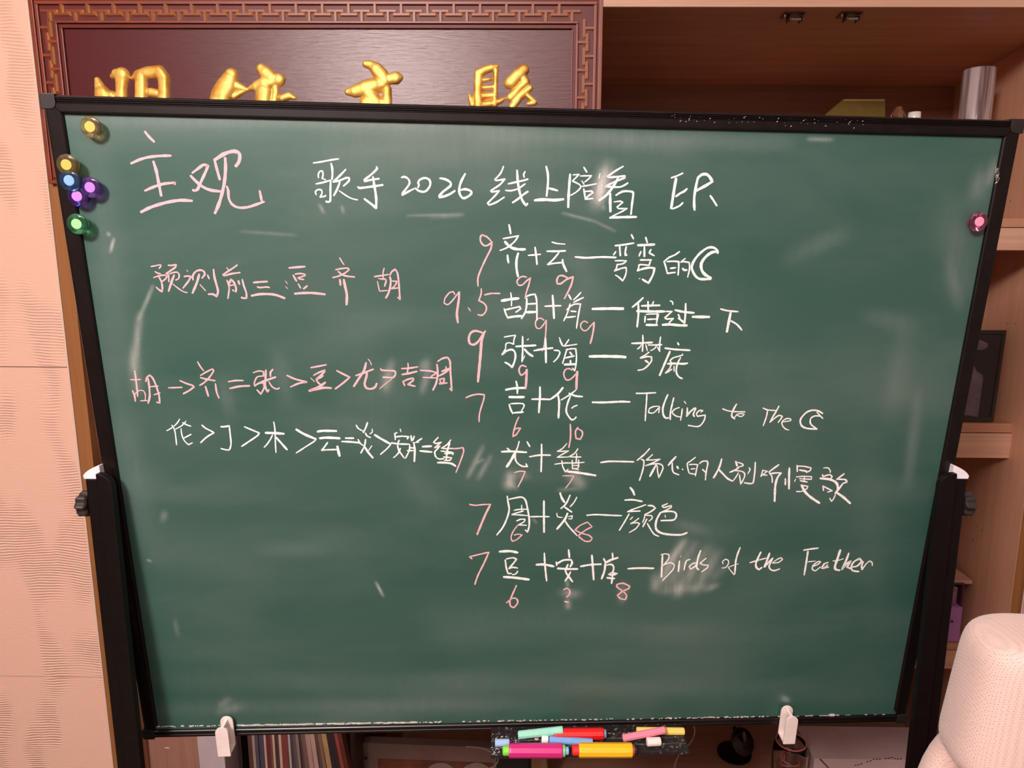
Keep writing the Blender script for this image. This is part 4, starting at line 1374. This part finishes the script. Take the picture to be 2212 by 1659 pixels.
stick('chalk_stick',(1482,172),(1938,176),0.0058,(0.92,0.66,0.16),'yellow stick of chalk lying under the pink one','chalk',n=10)
stick('chalk_stick',(1350,243),(1755,163),0.0058,(0.82,0.26,0.36),'pink stick of chalk lying across the yellow one','chalk',h=0.001,h2=0.012,n=10)
stick('chalk_stick',(1580,278),(1712,272),0.0066,(0.92,0.80,0.76),'short white piece of chalk at the right of the tray','chalk',n=12)
b=B(); p=PT(*pxt(527,245),0.0026); b.lathe(p,V,[(-0.002,0.002),(0,0.004),(0.002,0.002)],6); tag(b.done('chalk_stick',mat('broken_pink_chalk',(0.62,0.40,0.38),0.95),loc=p),'small broken crumb of dusty pink chalk on the tray','chalk')
def holder(a,c,r,bc,label,left,right,h=0.0):
    A=PT(*pxt(*a),r+h+0.0004); Cc=PT(*pxt(*c),r+h+0.0004); ax=(Cc-A).normalized(); L=(Cc-A).length
    e=empty('chalk_holder',(A+Cc)/2-V*r,label,'chalk holder')
    b=B(); b.lathe(A,ax,[(0,r*0.90),(0.001,r*0.98),(0.003,r),(L-0.003,r),(L-0.001,r*0.98),(L,r*0.90)],10,ph=0.3)
    b.done('barrel',mat('holder_plastic_'+label.split()[0],bc,0.32,spec=0.5),e)
    for (cc,l2,rr,nm,rd) in left:
        b=B(); b.lathe(A,-ax,[(0,rr),(l2*0.75,rr),(l2*0.93,rr*rd),(l2,rr*rd*0.7)],16); b.done(nm,mat('part_'+'%d_%d_%d'%tuple(int(q*99) for q in cc),cc,0.5),e,smooth=False); A=A-ax*(l2-0.0004)
    for (cc,l2,rr,nm,rd) in right:
        b=B(); b.lathe(Cc,ax,[(0,rr),(l2*0.75,rr),(l2*0.93,rr*rd),(l2,rr*rd*0.7)],12); b.done(nm,mat('part_'+'%d_%d_%d'%tuple(int(q*99) for q in cc),cc,0.5),e); Cc=Cc+ax*(l2-0.0004)
    return e
holder((690,205),(1168,200),0.0092,(0.72,0.010,0.012),'red chalk holder at the back of the tray',[],[((0.16,0.30,0.50),0.004,0.0066,'chalk_insert',0.9)])
holder((262,360),(775,362),0.0106,(0.60,0.022,0.20),'magenta chalk holder with green ends at the front of the tray',[((0.22,0.72,0.06),0.0095,0.0072,'end_cap',0.85)],[((0.20,0.60,0.25),0.0045,0.0086,'collar',0.9),((0.24,0.48,0.78),0.0055,0.0058,'chalk_insert',0.9)])
holder((930,356),(1440,356),0.0106,(0.92,0.52,0.015),'yellow chalk holder with a red cap at the front of the tray',[((0.80,0.02,0.02),0.0105,0.0078,'end_cap',0.85)],[((0.45,0.04,0.015),0.0035,0.0078,'collar',0.9),((0.02,0.015,0.02),0.003,0.006,'chalk_insert',0.9)])
# grey wiping felt / dark pad under the rail, right half of the tray back
# ------------------------------------------------------------ white plastic hooks on the lower rail
wp2=noisy('white_hook_plastic',(0.84,0.72,0.68),(0.90,0.78,0.74),(40,40,40),0.38)
def hook(px,py,label,side):
    u,v=buv(PB(px,py,0.002)); e=empty('paper_hook',BP(u,v-0.054,0.012),label,'hook')
    def plate(h,du,dv,Hh):
        b=B(); pts=[]
        for k in range(13):
            t=math.pi*k/12; pts.append(BP(u+du+0.0095*math.cos(t),v+dv-0.0095+0.0095*math.sin(t),h))
        pts+= [BP(u+du-0.0095,v+dv-Hh,h),BP(u+du+0.0095,v+dv-Hh,h)]
        b.prism(pts,N*0.0028); return b
    plate(0.0012,0,0,0.052).done('back_plate',wp2,e,bevel=0.0007)
    plate(0.0215,0,-0.002,0.052).done('front_plate',wp2,e,bevel=0.0007)
    b=B(); b.obox(BP(u,v-0.0508,0.01275),U,V,N,0.0095,0.0014,0.0088); b.done('floor_plate',wp2,e,bevel=0.0004)
    b=B(); b.obox(BP(u,v-0.0085,0.01275),U,V,N,0.0022,0.0045,0.0088); b.done('web',wp2,e,bevel=0.0005)
hook(489,1547,'white plastic hook clipped on the lower rail at left',-1)
hook(1701,1524,'white plastic hook clipped on the lower rail at right',1)
# ------------------------------------------------------------ magnets
def magnet(px,py,col,dot,label,tilt=0.0,onframe=False):
    H=0.0105; base=0.0 if onframe else SUR
    top=PB(px,py,base+H+0.0020); o=top-N*(H+0.0018)
    e=empty('round_magnet',o,label,'magnet',None)
    m=mat('tinted_clear_plastic_%d_%d_%d'%tuple(int(q*99) for q in col),col,0.06,spec=0.6,Transmission_Weight=0.95,IOR=1.46)
    b=B(); b.lathe(o,N,[(0.0002,0.0085),(0.0030,0.0088),(0.0050,0.0062),(0.0075,0.0066),(0.0090,0.0118),(0.0105,0.0125),(0.0122,0.0118),(0.0124,0.0085)],36); b.done('disc',m,e,smooth=True)
    b=B(); b.lathe(o,N,[(0.01245,0.0060),(0.01325,0.0062),(0.01365,0.0056)],28); b.done('pad',mat('pad_%d_%d_%d'%tuple(int(q*99) for q in dot),dot,0.45),e)
magnet(195,274,(0.99,0.84,0.46),(0.80,0.48,0.11),'amber round magnet near the top left corner of the board, set apart above the others')
magnet(144,356,(0.99,0.78,0.34),(0.82,0.46,0.09),'amber round magnet on the left rail, touching the blue magnet',onframe=True)
magnet(150,390,(0.18,0.42,0.94),(0.22,0.44,0.76),'blue round magnet on the left rail between the amber and purple ones',onframe=True)
magnet(195,405,(0.45,0.24,0.94),(0.46,0.20,0.72),'purple round magnet, the one farther to the right of the purple pair')
magnet(167,424,(0.42,0.20,0.92),(0.50,0.22,0.72),'purple round magnet, the lower one of the pair, beside the left rail')
magnet(166,484,(0.22,0.90,0.48),(0.33,0.74,0.32),'green round magnet below the cluster on the left rail',onframe=True)
magnet(2115,479,(0.92,0.30,0.58),(0.88,0.33,0.48),'pink round magnet alone near the right edge of the board')

# ------------------------------------------------------------ low bay, seen under the board
# white box beside the records
zb=0.052
a=PY(436,1630,1.60); c=PY(491,1630,1.60); d_=PY(523,1630,1.75)
wb_=empty('carton',((a.x+c.x)/2,1.66,zb),'plain white carton standing left of the records, under the left hook','box')
cw=noisy('white_carton_card',(0.50,0.42,0.46),(0.56,0.47,0.50),(20,20,20),0.7)
b=B(); b.box(a.x,c.x,1.585,1.585+0.15,zb,0.47); b.done('box_body',cw,wb_,bevel=0.0015)
b=B(); b.box(a.x+0.001,c.x-0.001,1.583,1.5848,0.30,0.4695); b.done('tuck_flap',cw,wb_)
# gramophone records, each sleeve its own thing
spx=[(535,(0.10,0.04,0.035),'dark brown'),(545,(0.42,0.30,0.24),'pale brown'),(551,(0.09,0.08,0.10),'charcoal'),(559,(0.07,0.07,0.11),'navy'),(567,(0.12,0.05,0.06),'plum'),(571,(0.60,0.45,0.38),'cream'),(576,(0.16,0.03,0.03),'dark red'),(583,(0.22,0.07,0.06),'maroon'),(590,(0.62,0.46,0.36),'pale cream'),(595,(0.08,0.04,0.04),'black brown'),(602,(0.66,0.48,0.38),'ivory'),(608,(0.26,0.045,0.04),'red brown'),(616,(0.20,0.05,0.05),'crimson brown'),(623,(0.50,0.48,0.44),'grey green'),(628,(0.09,0.05,0.09),'dark violet'),(635,(0.13,0.10,0.10),'slate'),(642,(0.30,0.22,0.19),'taupe'),(648,(0.10,0.06,0.06),'dark umber'),(655,(0.20,0.11,0.09),'cocoa'),(664,(0.48,0.30,0.27),'dusty pink'),(674,(0.56,0.36,0.32),'light pink'),(684,(0.14,0.09,0.07),'dark olive brown'),(692,(0.30,0.17,0.12),'tan brown'),(699,(0.60,0.36,0.17),'ochre'),(710,(0.04,0.03,0.04),'black'),(719,(0.06,0.03,0.04),'off-black'),(729,(0.50,0.10,0.08),'bright red'),(737,(0.20,0.06,0.05),'brick'),(745,None,'')]
nrec=len(spx)-1
YR=1.63
for i in range(nrec):
    px,colr,nm=spx[i]; q=spx[i+1][0]
    lean=max(0.0,(i-12)/(nrec-12))*0.16
    p0=PY(px,1625,YR); p1=PY(q,1625,YR); t=p1.x-p0.x-0.0006; zc0=p0.z
    dy=rng.random()*0.006
    def X(x,z): return x-(z-zc0)*lean
    b=B(); z0_,z1_=0.052,0.366-rng.random()*0.004
    b.hexa([Vector(s) for s in ((X(p0.x,z0_),YR+dy,z0_),(X(p0.x+t,z0_),YR+dy,z0_),(X(p0.x+t,z0_),YR+dy+0.313,z0_),(X(p0.x,z0_),YR+dy+0.313,z0_),(X(p0.x,z1_),YR+dy,z1_),(X(p0.x+t,z1_),YR+dy,z1_),(X(p0.x+t,z1_),YR+dy+0.313,z1_),(X(p0.x,z1_),YR+dy+0.313,z1_))])
    m=noisy('sleeve_'+nm.replace(' ','_'),tuple(v*0.75 for v in colr),colr,(200,40,22),0.6,detail=3)
    o=b.done('record_sleeve',m,loc=(p0.x,YR,zb)); 
    left=spx[i-1][2] if i else 'white carton and'
    tag(o,'%s record sleeve, %s'%(nm,('at the left end of the row' if i==0 else 'just right of the %s one in the row'%left)),'record','record sleeves in the low bay')
# pale plastic turntable-like case with rounded corners
YT=1.74
cs=noisy('smoky_case_plastic',(0.20,0.135,0.12),(0.26,0.18,0.16),(6,6,6),0.42,spec=0.4)
tl_=PY(779,1605,YT); tr_=PY(1082,1616,YT); ce=empty('plastic_case',((tl_.x+tr_.x)/2,YT,zb),'greyish brown plastic case with rounded corners and two pale discs inside, under the board','case')
def rrect(x0,x1,z0,z1,r,Y,sl=0.0,n=6):
    pts=[]
    for cx_,cz_,a0 in ((x1-r,z1-r,0),(x0+r,z1-r,90),(x0+r,z0+r,180),(x1-r,z0+r,270)):
        for k in range(n+1):
            a=math.radians(a0+90*k/n); x=cx_+r*math.cos(a); pts.append(Vector((x,Y,cz_+r*math.sin(a)+sl*(x-x0))))
    return pts
sl=(tr_.z-tl_.z)/(tr_.x-tl_.x)
x0,x1,zt3=tl_.x,tr_.x,tl_.z
b=B(); b.prism(rrect(x0,x1,zb,zt3,0.010,YT,sl),Vector((0,0.03,0))); b.done('case_shell',cs,ce,bevel=0.002)
wl=PY(816,1640,YT-0.001); wz=PY(816,1639,YT-0.001).z
b=B(); b.prism(rrect(wl.x,x1-0.02,zb+0.02,wz,0.006,YT-0.0012,sl),Vector((0,0.001,0))); b.done('window',noisy('case_window_print',(0.11,0.03,0.018),(0.24,0.075,0.035),(14,14,14),0.4,detail=6),ce,label='reddish brown printed window')
b=B(); p=PY(790,1638,YT-0.001); b.lathe(p+Vector((0,0.0006,0)),Vector((0,-1,0)),[(0,0.0048),(0.001,0.0048)],18); b.done('hang_hole',mat('hang_hole_dark',(0.01,0.006,0.006),0.7),ce)
for px in (953,1030):
    p=PY(px,1680,YT-0.003); rr=abs(PY(px+36,1680,YT-0.003).x-p.x)
    b=B(); b.lathe(Vector((p.x,YT-0.0014,p.z)),Vector((0,-1,0)),[(0,rr),(0.0022,rr),(0.0026,rr-0.001)],40); b.lathe(Vector((p.x,YT-0.004,p.z)),Vector((0,-1,0)),[(0,rr*0.3),(0.0006,rr*0.3)],24,1); b.done('disc',[noisy('pale_disc_card',(0.28,0.20,0.19),(0.34,0.25,0.24),(60,60,60),0.6),mat('disc_center_print',(0.16,0.07,0.06),0.6)],ce)
# inner wooden upright and dark box right of the case
b=B(); p0=PY(1148,1650,1.66); p1=PY(1181,1650,1.66); b.box(p0.x,p1.x,1.66,1.68,0.05,0.288); tag(b.done('wooden_block',wood('block_wood',(0.20,0.10,0.05),(0.25,0.13,0.07),(0.30,0.16,0.09),'z'),loc=(p0.x,1.66,0.05)),'light wooden post standing under the chalk tray','block')
b=B(); p0=PY(1072,1650,1.70); p1=PY(1143,1650,1.70); b.box(p0.x,p1.x,1.70,1.78,0.052,0.30); tag(b.done('box',mat('dark_box_card',(0.012,0.008,0.008),0.5),loc=(p0.x,1.70,0.052),bevel=0.002),'small black box behind the wooden post under the chalk tray','box')
# broad low drawer unit: the brown surface below the board at right
dw=wood('low_shelf_wood',(0.40,0.20,0.14),(0.48,0.25,0.175),(0.54,0.29,0.20),'x')
b=B(); xl=PY(1186,1640,1.70).x; b.box(xl,xs(1.70)-0.012,1.705,2.19,0.052,0.10); 
zl0=0.10
lo_=b.done('low_platform',dw,loc=(xl,1.7,0.052),bevel=0.002); tag(lo_,'low brown wooden platform on the floor of the bookcase, under the board at right','platform')
# black webcam-like lamp with an oval head
o=PY(1604,1602,1.80); hd=empty('desk_lamp',(o.x,1.86,zl0),'small black lamp with a tilted oval head on the low platform','lamp')
ax=Vector((0.38,-0.62,0.60)).normalized()
b=B(); b.lathe(o,ax,[(-0.022,0.014),(-0.018,0.026),(-0.008,0.034),(0.0,0.036),(0.006,0.034),(0.009,0.030)],36); b.done('lamp_head',mat('gloss_black',(0.004,0.003,0.003),0.25),hd,smooth=True)
b=B(); b.lathe(o,ax,[(-0.004,0.0368),(0.000,0.0376),(0.004,0.0368)],36); b.done('rim',mat('dark_brown_rim',(0.035,0.010,0.006),0.4),hd,smooth=True)
b=B(); q=o+ax*0.009; b.tube([q,q+Vector((-0.002,-0.004,0.016)),q+Vector((-0.006,-0.006,0.034))],[0.007,0.006,0.0045],12); b.done('stem_joint',mat('lamp_joint',(0.10,0.06,0.05),0.35),hd,smooth=True)
b=B(); b.tube([o-ax*0.02,Vector((o.x-0.01,1.85,0.20)),Vector((o.x,1.87,zl0+0.01))],0.005,10); b.lathe(Vector((o.x,1.87,zl0)),Vector((0,0,1)),[(0,0.05),(0.006,0.05),(0.01,0.04)],30); b.done('base',mat('gloss_black',(0,0,0)),hd,smooth=False)
# cables
cbm=mat('pale_cable',(0.50,0.38,0.36),0.5)
def cable(pts,r,label,loc):
    b=B(); Q=[]
    P_=[Vector(p) for p in pts]
    for i in range(len(P_)-1):
        p0,p1,p2,p3=P_[max(i-1,0)],P_[i],P_[i+1],P_[min(i+2,len(P_)-1)]
        for k in range(6):
            t=k/6; Q.append(0.5*((2*p1)+(p2-p0)*t+(2*p0-5*p1+4*p2-p3)*t*t+(3*p1-p0-3*p2+p3)*t**3))
    Q.append(P_[-1]); b.tube(Q,r,8); tag(b.done('cable',cbm,loc=P_[-1],smooth=True),label,'cable')
cable([PY(1490,1555,1.62),PY(1500,1572,1.62),PY(1499,1590,1.62),PY(1490,1606,1.62),PY(1476,1618,1.63),PY(1462,1640,1.66),PY(1450,1690,1.70),Vector((PY(1450,1690,1.74).x,1.76,0.1035))],0.0015,'thin pale cable looping beside the right end of the chalk tray',None)
cable([PY(1005,1613,1.60),PY(1040,1616,1.60),PY(1062,1626,1.60),PY(1076,1640,1.60),PY(1068,1655,1.61),PY(1050,1668,1.62),PY(1040,1720,1.64),Vector((PY(1040,1720,1.66).x,1.66,0.0535))],0.0014,'thin pale cable curling in front of the plastic case',None)
# glass bowl with pink rim, half cut off by the frame
tg=mat('rose_glass',(1.0,0.94,0.93),0.03,spec=0.6,Transmission_Weight=1.0,IOR=1.45)
c0=PY(1705,1650,1.72); rr=abs(PY(1742,1650,1.72).x-c0.x); zt4=PY(1705,1601,1.72).z
b=B(); b.lathe(Vector((c0.x,1.72,zl0)),Vector((0,0,1)),[(0,rr*0.6),(0.004,rr*0.7),(0.03,rr*0.98),(zt4-zl0-0.03,rr),(zt4-zl0-0.006,rr*0.90),(zt4-zl0,rr*0.84),(zt4-zl0-0.002,rr*0.80),(zt4-zl0-0.03,rr*0.96),(0.03,rr*0.94),(0.008,rr*0.5)],40)
jr=empty('glass_jar',(c0.x,1.72,zl0),'clear pink-rimmed glass jar with a curled ribbon inside, under the right hook','jar'); b.done('jar_body',tg,jr,smooth=True)
b=B(); b.rings([[Vector((c0.x,1.72,zt4))+Vector((math.cos(t)*(rr*0.84+0.0018*math.cos(s)),math.sin(t)*(rr*0.84+0.0018*math.cos(s)),0.0018*math.sin(s))) for s in [2*math.pi*k/8 for k in range(8)]] for t in [2*math.pi*k/40 for k in range(41)]],cap=False); b.done('rim',mat('pink_rim',(0.75,0.25,0.24),0.25),jr,smooth=True)
b=B()
for s in range(4):
    ph=s*1.5; b.tube([Vector((c0.x+rr*0.55*math.cos(ph+0.5*k),1.72+rr*0.55*math.sin(ph+0.5*k),zt4-0.045-0.006*math.cos(k*0.8)-0.008*s)) for k in range(9)],0.0022,6)
b.done('ribbon',mat('rose_ribbon',(0.62,0.24,0.24),0.4),jr,smooth=True)
# flat pinkish white paper box with black printing, right of the jar
pb0=PY(1767,1626,1.70); pbz=pb0.z
lb=empty('carton',(pb0.x+0.1,1.76,zl0),'pale pinkish carton with dark curved print, low down beside the right post','box')
pm_=noisy('pinkish_card',(0.66,0.48,0.49),(0.72,0.53,0.54),(14,14,14),0.7)
b=B(); b.box(pb0.x,xs(1.78)-0.03,1.72,1.86,zl0+0.001,PY(1767,1568,1.86).z); b.done('box_body',pm_,lb,bevel=0.002)
q0=PY(1767,1570,1.7185); 
b=B(); b.prism([PY(1770,1640,1.7192),PY(1788,1659,1.7192),PY(1810,1720,1.7192),PY(1812,1720,1.7192),PY(1790,1657,1.7192),PY(1772,1638,1.7192)],Vector((0,-0.0004,0))); 
for k in range(16):
    t=k/15; px=1848+t*98; py=1656-20*math.sin(math.pi*(0.05+0.62*t))+ (2 if k%3 else 0); 
    if k in (3,9): continue
    p=PY(px,py,1.7192); b.obox(p,Vector((1,0,0)),Vector((0,1,0)),Vector((0,0,1)),0.0024,0.0003,0.0014)
b.done('lettering',mat('dark_print',(0.10,0.05,0.055),0.7),lb,label='row of dark curved print')
# ------------------------------------------------------------ office chair in the foreground: mesh headrest and backrest
hm=mat('pinkish_white_mesh_fabric',(0.86,0.68,0.64),0.8,spec=0.2,Sheen_Weight=0.3)
tc=nd(hm,'ShaderNodeTexCoord'); mp=nd(hm,'ShaderNodeMapping'); mp.inputs['Scale'].default_value=(1,1,1.0); mp.inputs['Rotation'].default_value=(0,0.45,0); lk(hm,tc.outputs['Object'],mp.inputs[0])
vx=nd(hm,'ShaderNodeTexVoronoi',i_Scale=430.0,i_Randomness=0.12); lk(hm,mp.outputs[0],vx.inputs[0])
rv=ramp(hm,[(0.0,(0.0,0.0,0.0)),(0.42,(1,1,1))]); lk(hm,vx.outputs['Distance'],rv.inputs[0]); bumpit(hm,rv.outputs[0],0.42,0.0012)
mxh=nd(hm,'ShaderNodeMix',data_type='RGBA'); lk(hm,rv.outputs[0],mxh.inputs[0]); mxh.inputs[6].default_value=(0.50,0.32,0.285,1); mxh.inputs[7].default_value=(0.74,0.53,0.48,1); lk(hm,mxh.outputs[2],pb(hm).inputs['Base Color'])
Yh=0.66
lft=PY(2037,1580,Yh); topz=PY(2150,1362,Yh).z; botz=PY(2065,1672,Yh).z; hx=0.150
topz-=0.006
lft.x+=0.021
ch=empty('office_chair',(lft.x+hx,Yh-0.05,0.0),'pinkish white mesh office chair in the right foreground, headrest nearest the camera','chair')
def rounded(cx,cy,cz,hx,hy,hz,p,yaw=0.0,taper=0.0,bow=0.0,nu=56,nv=28):
    rs=[]
    for j in range(1,nv):
        ph=-math.pi/2+math.pi*j/nv; sz=math.copysign(abs(math.sin(ph))**p,math.sin(ph)); cz_=abs(math.cos(ph))**p; r=[]
        for i in range(nu):
            t=2*math.pi*i/nu; x=hx*cz_*math.copysign(abs(math.cos(t))**p,math.cos(t))*(1-taper*sz); y=hy*cz_*math.copysign(abs(math.sin(t))**0.75,math.sin(t))+bow*(x/hx)**2
            r.append(Vector((cx+x*math.cos(yaw)-y*math.sin(yaw),cy+x*math.sin(yaw)+y*math.cos(yaw),cz+hz*sz)))
        rs.append(r)
    return rs
hz=(topz-botz)/2
b=B(); b.rings(rounded(lft.x+hx,Yh,(topz+botz)/2,hx,0.052,hz,0.24,yaw=-0.12,taper=0.065)); b.done('headrest',hm,ch,smooth=True)
l2=PY(1967,1640,Yh+0.07); t2=PY(2015,1552,Yh+0.07).z
b=B(); b.rings(rounded(l2.x+0.235,Yh+0.09,t2-0.27,0.235,0.032,0.27,0.36,taper=0.0,bow=-0.03)); b.done('backrest',hm,ch,smooth=True)
gp=mat('grey_chair_plastic',(0.25,0.23,0.23),0.45)
cxh=lft.x+hx
b=B(); b.tube([Vector((cxh,Yh+0.035,botz+0.02)),Vector((cxh,Yh+0.10,botz-0.06)),Vector((cxh,Yh+0.115,0.62)),Vector((cxh,Yh+0.02,0.46))],0.016,12); b.done('spine',gp,ch,smooth=True)
b=B(); b.rings(rounded(cxh,Yh-0.22,0.47,0.24,0.23,0.04,0.45)); b.done('seat',hm,ch,smooth=True)
b=B(); b.lathe(Vector((cxh,Yh-0.20,0.07)),Vector((0,0,1)),[(0,0.03),(0.17,0.028),(0.17,0.02),(0.37,0.02)],20); b.done('gas_column',gp,ch)
for k in range(5):
    a=2*math.pi*k/5+0.3; e_=Vector((cxh+0.24*math.cos(a),Yh-0.20+0.24*math.sin(a),0.065))
    b=B(); b.tube([Vector((cxh,Yh-0.20,0.10)),e_],[0.022,0.014],8); b.done('leg',gp,ch)
    b=B(); b.lathe(e_+Vector((-0.012,0,-0.0395)),Vector((1,0,0)),[(0,0.025),(0.024,0.025)],18); b.done('caster',gp,ch)
